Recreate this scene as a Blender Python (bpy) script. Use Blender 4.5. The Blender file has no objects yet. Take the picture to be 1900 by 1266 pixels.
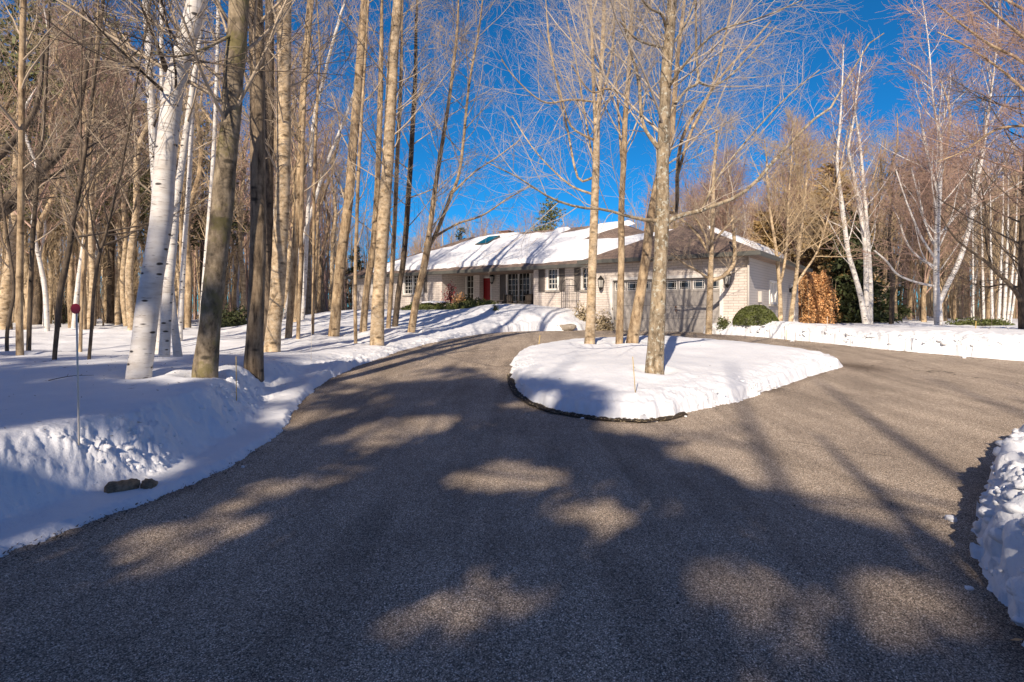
import bpy, math, random
import numpy as np
from mathutils import Vector

# ---------------------------------------------------------------- camera, sky, sun
C = bpy.context.scene.collection
scene = bpy.context.scene
F, CX, HY, CH = 1075.0, 950.0, 577.0, 1.6      # focal length / centre / horizon row (photo pixels), eye height
cam_d = bpy.data.cameras.new("camera"); cam = bpy.data.objects.new("camera", cam_d); C.objects.link(cam)
cam.location = (0, 0, CH); cam.rotation_euler = (math.radians(90), 0, 0)
cam_d.sensor_width = 36; cam_d.lens = 36 * F / 1900
cam_d.shift_y = -(633 - HY) / 1900.0
cam_d.clip_start = 0.05; cam_d.clip_end = 2000
scene.camera = cam

SUN_EL, SUN_AZ = math.radians(31), math.radians(197.5)   # azimuth clockwise from +Y
S = np.array([math.sin(SUN_AZ) * math.cos(SUN_EL), math.cos(SUN_AZ) * math.cos(SUN_EL), math.sin(SUN_EL)])
w = bpy.data.worlds.new("World"); scene.world = w; w.use_nodes = True
nt = w.node_tree; bg = nt.nodes["Background"]
sky = nt.nodes.new("ShaderNodeTexSky"); sky.sky_type = 'NISHITA'; sky.sun_disc = False
sky.sun_elevation = SUN_EL; sky.sun_rotation = SUN_AZ
sky.altitude = 2500; sky.air_density = 1.0; sky.dust_density = 0.2; sky.ozone_density = 4.0
hs = nt.nodes.new("ShaderNodeMix"); hs.data_type = 'RGBA'; hs.blend_type = 'MULTIPLY'; hs.inputs[0].default_value = 1
tcw = nt.nodes.new("ShaderNodeTexCoord"); dt = nt.nodes.new("ShaderNodeVectorMath"); dt.operation = 'DOT_PRODUCT'
dt.inputs[1].default_value = (0.30, 0.93, 0.10); nt.links.new(tcw.outputs["Generated"], dt.inputs[0])
mr = nt.nodes.new("ShaderNodeMapRange"); mr.interpolation_type = 'SMOOTHSTEP'; mr.inputs[1].default_value = 0.05; mr.inputs[2].default_value = 0.62
nt.links.new(dt.outputs["Value"], mr.inputs[0])
tn = nt.nodes.new("ShaderNodeMix"); tn.data_type = 'RGBA'; nt.links.new(mr.outputs[0], tn.inputs[0])
tn.inputs[6].default_value = (0.84, 0.86, 1.10, 1); tn.inputs[7].default_value = (0.115, 0.84, 1.20, 1)
nt.links.new(tn.outputs[2], hs.inputs[7])
nt.links.new(sky.outputs[0], hs.inputs[6]); nt.links.new(hs.outputs[2], bg.inputs[0])
bg.inputs[1].default_value = 0.075
sd = bpy.data.lights.new("sun", 'SUN'); sd.energy = 4.6; sd.angle = math.radians(0.53); sd.color = (1, 0.86, 0.70)
sun = bpy.data.objects.new("sun", sd); C.objects.link(sun)
sun.rotation_euler = Vector(S).to_track_quat('Z', 'Y').to_euler()
scene.view_settings.view_transform = 'Standard'; scene.view_settings.look = 'None'
scene.view_settings.exposure = 0.48; scene.view_settings.gamma = 1
scene.render.engine = 'CYCLES'
scene.cycles.max_bounces = 5; scene.cycles.diffuse_bounces = 3; scene.cycles.transparent_max_bounces = 4
scene.cycles.use_denoising = True

random.seed(7)
RNG = np.random.default_rng(11)

# ---------------------------------------------------------------- helpers
def tag(o, label=None, cat=None, group=None, kind=None):
    if label: o["label"] = label
    if cat: o["category"] = cat
    if group: o["group"] = group
    if kind: o["kind"] = kind
    return o

def empty(name, loc, label=None, cat=None, group=None, rz=0.0):
    o = bpy.data.objects.new(name, None); C.objects.link(o)
    o.location = tuple(float(v) for v in loc); o.rotation_euler = (0, 0, rz); o.empty_display_size = .2
    return tag(o, label, cat, group)

def link(name, me, parent=None, loc=(0, 0, 0)):
    o = bpy.data.objects.new(name, me); C.objects.link(o); o.location = tuple(float(v) for v in loc)
    if parent: o.parent = parent
    return o

def mesh_np(name, V, Q=None, T=None, mats=(), mi=None, smooth=True):
    """mesh from numpy verts, quads and triangles"""
    me = bpy.data.meshes.new(name)
    V = np.asarray(V, dtype=np.float32)
    me.vertices.add(len(V)); me.vertices.foreach_set("co", V.ravel())
    nq = 0 if Q is None else len(Q); ntr = 0 if T is None else len(T)
    loops = []
    if nq: loops.append(np.asarray(Q, dtype=np.int32).ravel())
    if ntr: loops.append(np.asarray(T, dtype=np.int32).ravel())
    L = np.concatenate(loops)
    me.loops.add(len(L)); me.loops.foreach_set("vertex_index", L)
    me.polygons.add(nq + ntr)
    st = np.concatenate([np.arange(nq) * 4, nq * 4 + np.arange(ntr) * 3]).astype(np.int32)
    me.polygons.foreach_set("loop_start", st)
    if mi is not None: me.polygons.foreach_set("material_index", np.asarray(mi, dtype=np.int32))
    me.polygons.foreach_set("use_smooth", np.full(nq + ntr, smooth))
    for m in mats: me.materials.append(m)
    me.update(calc_edges=True); me.validate()
    return me

class MB:
    """collects boxes, prisms, tubes -> one mesh"""
    def __init__(s): s.v = []; s.f = []
    def add(s, vs, fs):
        n = len(s.v); s.v += [tuple(float(c) for c in v) for v in vs]; s.f += [tuple(i + n for i in f) for f in fs]; return s
    def box(s, x0, x1, y0, y1, z0, z1):
        return s.add([(x0,y0,z0),(x1,y0,z0),(x1,y1,z0),(x0,y1,z0),(x0,y0,z1),(x1,y0,z1),(x1,y1,z1),(x0,y1,z1)],
                     [(0,3,2,1),(4,5,6,7),(0,1,5,4),(1,2,6,5),(2,3,7,6),(3,0,4,7)])
    def tube(s, pts, r, n=8, cap=True):
        pts = [Vector(p) for p in pts]; rs = r if isinstance(r, (list, tuple)) else [r] * len(pts)
        vs = []
        for i, p in enumerate(pts):
            t = (pts[min(i+1, len(pts)-1)] - pts[max(i-1, 0)]).normalized()
            a = t.cross(Vector((0,0,1)) if abs(t.z) < .9 else Vector((1,0,0))).normalized(); b = t.cross(a)
            for k in range(n):
                an = 2*math.pi*k/n; vs.append(p + (a*math.cos(an) + b*math.sin(an)) * rs[i])
        fs = [(i*n+k, i*n+(k+1)%n, (i+1)*n+(k+1)%n, (i+1)*n+k) for i in range(len(pts)-1) for k in range(n)]
        if cap: fs += [tuple(range(n))[::-1], tuple((len(pts)-1)*n + k for k in range(n))]
        return s.add(vs, fs)
    def lathe(s, c, prof, n=16):
        vs = [(c[0]+r*math.cos(2*math.pi*k/n), c[1]+r*math.sin(2*math.pi*k/n), c[2]+z) for r, z in prof for k in range(n)]
        fs = [(i*n+k, i*n+(k+1)%n, (i+1)*n+(k+1)%n, (i+1)*n+k) for i in range(len(prof)-1) for k in range(n)]
        fs += [tuple(range(n))[::-1], tuple((len(prof)-1)*n + k for k in range(n))]
        return s.add(vs, fs)
    def build(s, name, mat, parent=None, smooth=False, loc=(0,0,0), bevel=0):
        me = bpy.data.meshes.new(name); me.from_pydata(s.v, [], s.f); me.update()
        me.materials.append(mat)
        if smooth:
            for p in me.polygons: p.use_smooth = True
        o = link(name, me, parent, loc)
        if bevel:
            b = o.modifiers.new("b", 'BEVEL'); b.width = bevel; b.segments = 2; b.limit_method = 'ANGLE'
        return o

def _hash(ix, iy, iz, seed):
    h = (ix.astype(np.int64) * 374761393 + iy.astype(np.int64) * 668265263 + iz.astype(np.int64) * 2147483647 // 7 + seed * 1274126177) & 0xffffffff
    h = ((h ^ (h >> 13)) * 1274126177) & 0xffffffff
    h = ((h ^ (h >> 16)) * 2246822519) & 0xffffffff
    return ((h ^ (h >> 15)) & 0xffffff) / float(0xffffff) * 2 - 1
def noise2(x, y, seed=0):
    x = np.asarray(x, float); y = np.asarray(y, float)
    ix = np.floor(x); iy = np.floor(y); fx = x - ix; fy = y - iy
    ux = fx*fx*fx*(fx*(fx*6-15)+10); uy = fy*fy*fy*(fy*(fy*6-15)+10); z = np.zeros_like(ix)
    a = _hash(ix, iy, z, seed); b = _hash(ix+1, iy, z, seed); c = _hash(ix, iy+1, z, seed); d = _hash(ix+1, iy+1, z, seed)
    return a + (b-a)*ux + (c-a)*uy + (a-b-c+d)*ux*uy
def fbm(x, y, oct=4, seed=0, rough=.5):
    t = 0; amp = 1; tot = 0
    for i in range(oct):
        t = t + amp * noise2(x*2**i + 17.3*i, y*2**i - 9.1*i, seed+i); tot += amp; amp *= rough
    return t / tot
def ss(x):
    x = np.clip(x, 0, 1); return x*x*(3-2*x)

# ---------------------------------------------------------------- materials
def new_mat(name):
    m = bpy.data.materials.new(name); m.use_nodes = True
    n = m.node_tree; b = n.nodes["Principled BSDF"]; return m, n, b
def ramp(n, src, stops):
    r = n.nodes.new("ShaderNodeValToRGB"); el = r.color_ramp.elements
    while len(el) < len(stops): el.new(0.5)
    for e, (p, c) in zip(el, stops): e.position = p; e.color = (*c, 1)
    n.links.new(src, r.inputs[0]); return r.outputs[0]
def coords(n, scale=(1,1,1), kind="Object"):
    tc = n.nodes.new("ShaderNodeTexCoord"); mp = n.nodes.new("ShaderNodeMapping"); mp.inputs["Scale"].default_value = scale
    n.links.new(tc.outputs[kind], mp.inputs[0]); return mp.outputs[0]
def ntex(n, vec, scale, detail=4, rough=.6):
    t = n.nodes.new("ShaderNodeTexNoise"); t.inputs["Scale"].default_value = scale
    t.inputs["Detail"].default_value = detail; t.inputs["Roughness"].default_value = rough
    n.links.new(vec, t.inputs["Vector"]); return t.outputs["Fac"]
def mixc(n, fac, a, b, mode='MIX'):
    m = n.nodes.new("ShaderNodeMix"); m.data_type = 'RGBA'; m.blend_type = mode
    for i, v in ((0, fac), (6, a), (7, b)):
        if isinstance(v, (int, float)): m.inputs[i].default_value = v
        elif isinstance(v, tuple): m.inputs[i].default_value = (*v, 1)
        else: n.links.new(v, m.inputs[i])
    return m.outputs[2]
def bump(n, b, h, strength=.5, dist=.01):
    bp = n.nodes.new("ShaderNodeBump"); bp.inputs["Strength"].default_value = strength; bp.inputs["Distance"].default_value = dist
    n.links.new(h, bp.inputs["Height"]); n.links.new(bp.outputs[0], b.inputs["Normal"]); return bp
def plain(name, col, rough=.7, var=.12, scale=6, metal=0):
    m, n, b = new_mat(name); f = ntex(n, coords(n), scale)
    lo = tuple(c*(1-var) for c in col); hi = tuple(min(1, c*(1+var)) for c in col)
    n.links.new(ramp(n, f, [(.3, lo), (.7, hi)]), b.inputs["Base Color"]); b.inputs["Roughness"].default_value = rough
    b.inputs["Metallic"].default_value = metal; return m

def mat_snow():
    m, n, b = new_mat("snow"); v = coords(n)
    f = ntex(n, v, 2.2, 6, .6); f2 = ntex(n, v, 60, 3, .7)
    c = ramp(n, f, [(.3, (.76,.775,.80)), (.7, (.84,.845,.855))])
    n.links.new(c, b.inputs["Base Color"]); b.inputs["Roughness"].default_value = .6
    b.inputs["Specular IOR Level"].default_value = .25
    mm = n.nodes.new("ShaderNodeMath"); mm.operation = 'ADD'; n.links.new(ntex(n, v, 11, 4, .6), mm.inputs[0])
    m2 = n.nodes.new("ShaderNodeMath"); m2.operation = 'MULTIPLY'; m2.inputs[1].default_value = .25; n.links.new(f2, m2.inputs[0]); n.links.new(m2.outputs[0], mm.inputs[1])
    bump(n, b, mm.outputs[0], .55, .03); return m
def mat_asphalt():
    m, n, b = new_mat("asphalt"); v = coords(n)
    vo = n.nodes.new("ShaderNodeTexVoronoi"); vo.inputs["Scale"].default_value = 150; n.links.new(v, vo.inputs["Vector"])
    stone = ramp(n, vo.outputs["Color"], [(.15, (.125,.104,.084)), (.5, (.42,.35,.28)), (.76, (.72,.615,.50)), (.90, (1.0,.94,.84))])
    gap = ramp(n, vo.outputs["Distance"], [(.25, (1,1,1)), (.75, (.35,.35,.35))])
    c = mixc(n, .8, stone, gap, 'MULTIPLY')
    fine = ramp(n, ntex(n, v, 210, 3, .8), [(.35, (.45,.45,.45)), (.66, (1.9,1.85,1.8))])
    c = mixc(n, 1.0, c, fine, 'MULTIPLY')
    big = ramp(n, ntex(n, v, .55, 7, .65), [(.3, (.74,.72,.70)), (.72, (1.26,1.23,1.18))])
    trk = ramp(n, ntex(n, coords(n, (1.5,.16,1)), 1.6, 5, .6), [(.36, (.78,.77,.76)), (.55, (1.06,1.05,1.04))]); c = mixc(n, 1.0, c, trk, 'MULTIPLY')
    c = mixc(n, 1.0, c, big, 'MULTIPLY')
    # cracks
    vc = n.nodes.new("ShaderNodeTexVoronoi"); vc.feature = 'DISTANCE_TO_EDGE'; vc.inputs["Scale"].default_value = .22
    wn = n.nodes.new("ShaderNodeTexNoise"); wn.inputs["Scale"].default_value = 1.3; wn.inputs["Detail"].default_value = 6; n.links.new(v, wn.inputs["Vector"])
    wm = n.nodes.new("ShaderNodeMix"); wm.data_type = 'RGBA'; wm.blend_type = 'ADD'; wm.inputs[0].default_value = .9
    n.links.new(v, wm.inputs[6]); n.links.new(wn.outputs["Color"], wm.inputs[7]); n.links.new(wm.outputs[2], vc.inputs["Vector"])
    crack = ramp(n, vc.outputs["Distance"], [(.0, (.3,.29,.28)), (.0022, (1,1,1))])
    gate = ramp(n, ntex(n, v, .35, 2), [(.52, (1,1,1)), (.60, (0,0,0))])
    crack = mixc(n, gate, crack, (1.0,1.0,1.0))
    c = mixc(n, 1.0, c, crack, 'MULTIPLY')
    # damp margin, from the vertex attribute
    at = n.nodes.new("ShaderNodeAttribute"); at.attribute_name = "damp"
    c = mixc(n, at.outputs["Fac"], c, mixc(n, 1.0, c, (.38,.35,.33), 'MULTIPLY'))
    n.links.new(c, b.inputs["Base Color"])
    b.inputs["Roughness"].default_value = .88; b.inputs["Specular IOR Level"].default_value = .3
    bump(n, b, vo.outputs["Distance"], .5, .006); return m

def ev2(n, v):
    t = n.nodes.new("ShaderNodeTexNoise"); t.inputs["Scale"].default_value = 5; n.links.new(v, t.inputs["Vector"]); return t.outputs["Color"]
def mat_bark(name, lo, mid, hi, moss=None, lichen=.0, zs=.28, scale=9, bs=.8):
    m, n, b = new_mat(name); v = coords(n, (1,1,zs)); v1 = coords(n)
    f = ntex(n, v, scale, 7, .68)
    c = ramp(n, f, [(.37, lo), (.46, mid), (.60, hi)])
    big = ramp(n, ntex(n, v1, 1.6, 4, .6), [(.3, (.72,.72,.74)), (.7, (1.18,1.15,1.1))])
    c = mixc(n, 1.0, c, big, 'MULTIPLY')
    # thin level scars round the trunk
    fs = ntex(n, coords(n, (.5,.5,9)), 1.4, 5, .65)
    sc = ramp(n, fs, [(.30, (.5,.46,.42)), (.38, (1,1,1))])
    c = mixc(n, .7, c, sc, 'MULTIPLY')
    ev = n.nodes.new("ShaderNodeTexVoronoi"); ev.inputs["Scale"].default_value = 1.9; n.links.new(mixc(n, .10, coords(n, (1.0,1.0,2.4)), ev2(n, v1), 'ADD'), ev.inputs["Vector"])
    c = mixc(n, ramp(n, ev.outputs["Distance"], [(.10, (.85,.85,.85)), (.19, (0,0,0))]), c, tuple(k*.45 for k in lo))
    blot = ramp(n, ntex(n, v1, 4.5, 5, .7), [(.36, (.62,.60,.58)), (.52, (1,1,1)), (.70, (1.22,1.2,1.15))])
    c = mixc(n, 1.0, c, blot, 'MULTIPLY')
    if lichen:
        lf = ramp(n, ntex(n, v1, 14, 5, .7), [(.55, (0,0,0)), (.62, (1,1,1))])
        c = mixc(n, mixc(n, 1.0, lf, (lichen,lichen,lichen), 'MULTIPLY'), c, (.50,.50,.42))
    if moss:
        mf = ramp(n, ntex(n, v1, 2.6, 6, .7), [(.50, (0,0,0)), (.60, (.8,.8,.8))])
        c = mixc(n, mf, c, moss)
    n.links.new(c, b.inputs["Base Color"]); b.inputs["Roughness"].default_value = .9
    bump(n, b, f, bs, .02); return m
def mat_birch(name="birch_bark", dark=.0):
    m, n, b = new_mat(name); v1 = coords(n)
    base = ramp(n, ntex(n, coords(n, (1,1,3)), 3, 5, .6), [(.3, (.50,.45,.39)), (.6, (.68,.65,.61))])
    # short dark horizontal eyes and lenticels
    e = n.nodes.new("ShaderNodeTexVoronoi"); e.inputs["Scale"].default_value = 4.4; e.inputs["Randomness"].default_value = 1
    n.links.new(coords(n, (1.0,1.0,2.6)), e.inputs["Vector"])
    eye = ramp(n, e.outputs["Distance"], [(.16, (1,1,1)), (.25, (0,0,0))])
    sel = n.nodes.new("ShaderNodeSeparateColor"); n.links.new(e.outputs["Color"], sel.inputs[0])
    gate = ramp(n, sel.outputs[0], [(.30-dark, (0,0,0)), (.34-dark, (1,1,1))])
    eye = mixc(n, 1.0, eye, gate, 'MULTIPLY')
    le = ramp(n, ntex(n, coords(n, (1.3,1.3,16)), 3.2, 4, .7), [(.33-dark*.1, (.85,.85,.85)), (.40+dark*.05, (0,0,0))])
    c = mixc(n, le, base, (.20,.155,.12)); c = mixc(n, eye, c, (.035,.028,.024))
    n.links.new(c, b.inputs["Base Color"]); b.inputs["Roughness"].default_value = .6
    bump(n, b, ntex(n, coords(n, (1,1,6)), 8, 4), .4, .01); return m

M = {}
M['snow'] = mat_snow(); M['asphalt'] = mat_asphalt()
M['bark'] = mat_bark("grey_tan_bark", (.15,.10,.058), (.34,.245,.145), (.50,.385,.245))
M['bark_smooth'] = mat_bark("smooth_tan_bark", (.21,.15,.085), (.42,.315,.195), (.58,.46,.31), zs=1.6, scale=5, bs=.4, lichen=.25)
M['bark_rough'] = mat_bark("furrowed_bark", (.05,.036,.022), (.17,.125,.08), (.29,.225,.15), zs=.16, scale=13)
M['bark_moss'] = mat_bark("mossy_bark", (.07,.055,.035), (.19,.15,.10), (.32,.26,.18), moss=(.16,.135,.05), zs=.5, scale=8)
M['bark_lichen'] = mat_bark("lichen_bark", (.13,.10,.06), (.27,.21,.135), (.42,.34,.23), lichen=.8, zs=.4, scale=12)
M['bark_dark'] = mat_bark("dark_bark", (.03,.023,.016), (.09,.066,.045), (.17,.13,.09))
M['birch'] = mat_birch(); M['birch_spot'] = mat_birch("spotted_birch_bark", .12)
M['twig'] = plain("twig_bark", (.42,.335,.24), .8, .3, 3)
M['twig_pale'] = plain("pale_twig", (.47,.395,.31), .8, .3, 3)
M['twig_red'] = plain("reddish_twig", (.38,.25,.19), .8, .3, 2)
M['twig_tan'] = plain("tan_twig", (.44,.33,.20), .8, .3, 2)
M['twig_dark'] = plain("dark_twig", (.10,.075,.055), .8, .3, 2)
M['needle'] = plain("green_needles", (.050,.062,.018), .7, .45, 1.5)
M['needle_dark'] = plain("dark_needles", (.045,.050,.018), .7, .45, 1.5)
M['needle_brown'] = plain("bronze_needles", (.30,.20,.08), .7, .4, 1.5)
M['needle_pale'] = plain("pale_pine_needles", (.13,.135,.045), .7, .35, 1.5)
M['leaf_green'] = plain("shrub_leaves", (.085,.10,.022), .6, .5, 3)
M['leaf_orange'] = plain("rust_leaves", (.72,.40,.17), .7, .35, 3)
M['leaf_dead'] = plain("dry_leaves", (.36,.29,.18), .7, .35, 3)

# ---------------------------------------------------------------- terrain
def a_h(X, Y):
    """height of the tarmac"""
    return .755 * ss((np.asarray(Y, float) - 5) / 18)

OUT = np.array([(-3.6,-14),(-3.5,0),(-3.36,2.6),(-3.34,3.78),(-3.2,4.3),(-3.0,4.94),(-2.9,5.7),(-2.86,6.5),(-2.96,7.6),(-3.4,9.1),(-3.62,10.8),(-3.62,12.6),
                (-3.35,14.2),(-2.75,17.0),(-1.85,19.6),(-.45,22.8),(.9,24.4),(2.6,24.3),(3.5,25.6),(3.9,26.8),(5.4,27.0),(8.6,24.6),(7.9,22.9),(7.25,22.35),(7.3,21.6),(8.2,20.5),
                (9.0,19.2),(9.9,17.2),(10.4,16.2),(11.4,14.9),(12.4,14.0),(15,13.6),(22,13.8),(40,15),(40,10.5),(20,10.2),(13,10.0),(10.2,9.4),(8.3,8.5),(6.65,7.15),
                (5.35,6.15),(4.45,5.3),(3.85,4.75),(3.3,4.1),(2.92,3.62),(2.66,3.15),(2.42,2.7),(2.2,2.1),(2.15,1.2),(2.2,-2),(2.2,-14)], float)
ISL = np.array([(-.03,13.6),(-.03,12.3),(.0,11.0),(.10,10.0),(.33,9.2),(.62,8.65),(.95,8.35),(1.35,8.1),(1.8,8.02),(2.15,8.15),(2.75,8.7),(3.6,9.4),(4.7,10.5),
                (5.7,11.5),(6.9,12.6),(7.55,13.1),(7.75,13.9),(7.3,15.0),(6.2,16.2),(4.9,17.2),(3.3,17.6),(1.9,17.2),(.8,16.2),(.2,15.0)], float)
def chaikin(P, n=2):
    for _ in range(n):
        Q = np.roll(P, -1, 0); P = np.stack([P*.75 + Q*.25, P*.25 + Q*.75], 1).reshape(-1, 2)
    return P
OUTS = chaikin(OUT, 2); ISLS = chaikin(ISL, 2)
def inside(P, x, y):
    c = np.zeros(x.shape, bool); n = len(P)
    for i in range(n):
        x0, y0 = P[i]; x1, y1 = P[(i+1) % n]
        if y0 == y1: continue
        k = ((y0 > y) != (y1 > y)) & (x < (x1-x0)*(y-y0)/(y1-y0)+x0); c ^= k
    return c
def dist(P, x, y):
    d = np.full(x.shape, 1e9)
    for i in range(len(P)):
        a = P[i]; b = P[(i+1) % len(P)]; ab = b - a; L = ab @ ab + 1e-12
        t = np.clip(((x-a[0])*ab[0] + (y-a[1])*ab[1]) / L, 0, 1)
        d = np.minimum(d, (x-a[0]-t*ab[0])**2 + (y-a[1]-t*ab[1])**2)
    return np.sqrt(d)
def sdf(x, y):
    """>0 in the snow, <0 on the tarmac; second value: on the island"""
    do = dist(OUTS, x, y); di = dist(ISLS, x, y); ino = inside(OUTS, x, y); ini = inside(ISLS, x, y)
    d = np.where(ino, np.where(ini, di, -np.minimum(do, di)), do)
    return d, ini
def G_h(X, Y):
    """level of the undisturbed snow away from the drive"""
    left = .56 + .16*np.exp(-((Y-9.5)/3.2)**2) * ss((-X-1)/3) - .10*ss((Y-16)/12)*ss((-X-7)/6)
    left = left + (1.62-.56)*ss((Y-14.5)/16)*ss((X+17)/9)
    left = left + .42*np.exp(-((X+.1)/2.9)**2 - ((Y-27.3)/2.3)**2)
    right = 1.02 + .22*np.exp(-((X-8.6)/2.6)**2-((Y-21)/3.2)**2) - .40*ss((Y-22)/14) - .25*ss((X-14)/12)
    k = ss((X-2.5)/3.0)
    g = left*(1-k) + right*k
    pile = .86 + .08*np.sin(Y*1.3)
    kp = ss((11.5-Y)/1.5)*ss((X-1)/.8)
    return g*(1-kp) + pile*kp
def depth_for(x, y, pile=0.0):
    """distance at which a foot seen at this pixel stands on the snow"""
    best = None
    for D in np.arange(6.5, 60, .05):
        z = ground_at_fast(x, D)
        yy = HY + (CH-z)/D*F
        if yy <= y: best = D; break
    return best or 30.0
_gc = {}
def ground_at_fast(xp, D):
    X = (xp-CX)/F*D; return float(G_or_isl(X, D))
def G_or_isl(X, D):
    x = np.array([X]); y = np.array([D]); ini = inside(ISLS, x, y)
    if ini[0]: return a_h(X, D) + .36
    return G_h(x, y)[0]

FEET = [(258,692,0),(303,683,11.0),(332,684,11.4),(381,690,0),(471,672,0),(505,652,0),(535,628,0),(619,623,0),(699,640,0),(660,637,0),(763,617,0),(37,660,0),(101,666,0),(165,670,0),(53,655,0),
        (1094,637,0),(1149,637,0),(1173,637,0),(1214,681,10.4)]
WELLS = []
for fx, fy, fd in FEET:
    fD = fd or depth_for(fx, fy); WELLS.append(((fx-CX)/F*fD, fD))
def snow_h(X, Y, fine=True):
    dn = .035*noise2(X*3.1, Y*3.1, 5) + .028*noise2(X*9, Y*9, 6) + .012*noise2(X*27, Y*27, 7)
    d, isl = sdf(X, Y)
    d = d + np.where(np.abs(d) < 3, dn, 0)
    a = a_h(X, Y)
    G = np.where(isl, a + .36 + .05*noise2(X*.4, Y*.4, 3), G_h(X, Y))
    pile = ss((11.0-Y)/1.0)*ss((X-1.2)/.5)*(~isl)
    nearleft = ss((13-Y)/4)*ss((-X-1)/.5)*(~isl)
    prof_left = .10*ss(d/.10) + .90*ss((d-.44-.08*noise2(X*.9,Y*.9,8))/.62)
    prof = .55*ss(d/.13) + .45*ss(d/1.1)
    prof_isl = .55*ss(d/.14) + .25*ss(d/.6) + .20*ss(d/1.8)
    dp = d + .07*noise2(X*2.6, Y*2.6, 81) + .05*noise2(X*6.5, Y*6.5, 82) + .02*noise2(X*15, Y*15, 83)
    prof_pile = .50*ss((dp+.02)/.22) + .50*ss(dp/.85)
    farR = ss((X-6)/2)*ss((Y-11.5)/.8)*(~isl)
    prof = prof*(1-farR) + farR*(.72*ss(d/.12) + .10*ss((d-.25)/.2) + .18*ss(d/1.1))
    p = np.where(isl, prof_isl, prof*(1-nearleft)*(1-pile) + prof_left*nearleft*(1-pile) + prof_pile*pile)
    z = a + np.maximum(G - a, .12) * p
    # clumped, cut faces of the banks
    edge = np.exp(-((d-.30)/.30)**2)
    le = np.exp(-((d-.78)/.28)**2)*nearleft*(.15+1.0*np.exp(-((Y-5.5)/.6)**2)+.7*np.exp(-((Y-8.6)/1.3)**2))
    amp = (1-.6*pile)*(edge*(1-nearleft)*np.where(isl, .035, .075+.05*farR) + le*.07) * (1+pile*.9)
    cl = .55*noise2(X*4.5, Y*4.5, 21) + .75*(.5-np.abs(noise2(X*10, Y*10, 22))) + .5*(.5-np.abs(noise2(X*23, Y*23, 23))) + .2*noise2(X*50, Y*50, 24) - .3
    rag = .5 + .5*ss(.5 + noise2(X*.8, Y*.8, 31)*1.2)
    z = z + amp*cl*rag + pile*ss(d/.3)*(.07*noise2(X*3.2, Y*3.2, 41) + .06*(.5-np.abs(noise2(X*8, Y*8, 42))) + .03*noise2(X*19, Y*19, 43))
    z = z + ss(d/1.0)*(.05*noise2(X*.45, Y*.45, 51) + .018*noise2(X*1.7, Y*1.7, 52))
    wi = ss((Y-13)/6)*ss(d/1.5)
    z = z + wi*(.045*noise2(X*.9, Y*.9, 53)+.02*noise2(X*3, Y*3, 54))
    for wx, wy in WELLS:
        r2 = (X-wx)**2+(Y-wy)**2; z = z - .13*np.exp(-r2/.075) + .02*np.exp(-(np.sqrt(r2)-.5)**2/.02)
    z = np.where(d < 0, a - .09, z)
    return z, d

def ground_at(x, y):
    z, _ = snow_h(np.array([float(x)]), np.array([float(y)])); return float(z[0])

# one snow sheet all round the camera, finer near it
def build_terrain():
    ang = np.concatenate([np.linspace(-180, -62, 60, endpoint=False), np.linspace(-62, -46, 50, endpoint=False), np.linspace(-46, 46, 900, endpoint=False), np.linspace(46, 62, 50, endpoint=False), np.linspace(62, 180, 60, endpoint=False)])
    ang = np.radians(ang)
    r = np.concatenate([np.geomspace(1.6, 45, 680, endpoint=False), np.geomspace(45, 600, 40)])
    A, R = np.meshgrid(ang, r)
    X = R*np.sin(A); Y = R*np.cos(A)
    Z, D = snow_h(X.ravel(), Y.ravel())
    x, y = X.ravel(), Y.ravel(); a = a_h(x, y)
    st = ss((D+.02)/.06)*np.exp(-(np.maximum(D-.9, 0)/.35)**2)*np.where(R.ravel() < 40, 1, 0)
    pile = ss((11.0-y)/1.0)*ss((x-1.2)/.5); near = ss((13-y)/4)*ss((-x-1)/.5); low = 1-near*(1-ss((D-.42)/.12))
    isl_ = inside(ISLS, x, y); fr_ = ss((x-6)/2)*ss((y-11.5)/.8)
    A_ = st*(.020 + .008*pile + .045*fr_)*low*np.where(isl_, .45, 1)*(.35+.65*ss(.5+noise2(x*.9, y*.9, 34))+.3*pile)
    dz = lambda s_, f: noise2(x*f+Z*f*1.3, y*f-Z*f*.9, s_) + .45*noise2(x*f*2.3-Z*f*2, y*f*2.3+Z*f*1.7, s_+1) + .16*noise2(x*f*4.6+Z*f*4, y*f*4.6-Z*f*4, s_+2)
    x = x + A_*dz(301, 4.6); y = y + A_*dz(311, 4.6); Z = np.maximum(Z + A_*.9*dz(321, 4.6), np.where(D > 0, a+.004, a-.09))
    V = np.stack([x, y, Z], 1)
    na, nr = len(ang), len(r)
    i, j = np.meshgrid(np.arange(nr-1), np.arange(na), indexing='ij')
    j2 = (j+1) % na
    Q = np.stack([i*na+j, i*na+j2, (i+1)*na+j2, (i+1)*na+j], -1).reshape(-1, 4)
    dm = D[Q].max(1); Q = Q[dm > -.12]
    use = np.unique(Q); mp = np.full(len(V), -1); mp[use] = np.arange(len(use))
    me = mesh_np("snow_ground", V[use], mp[Q][:, ::-1], mats=[M['snow']])
    tag(link("snow_ground", me), kind="structure", label="deep snow over lawn, woods and driveway banks")
build_terrain()

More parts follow.
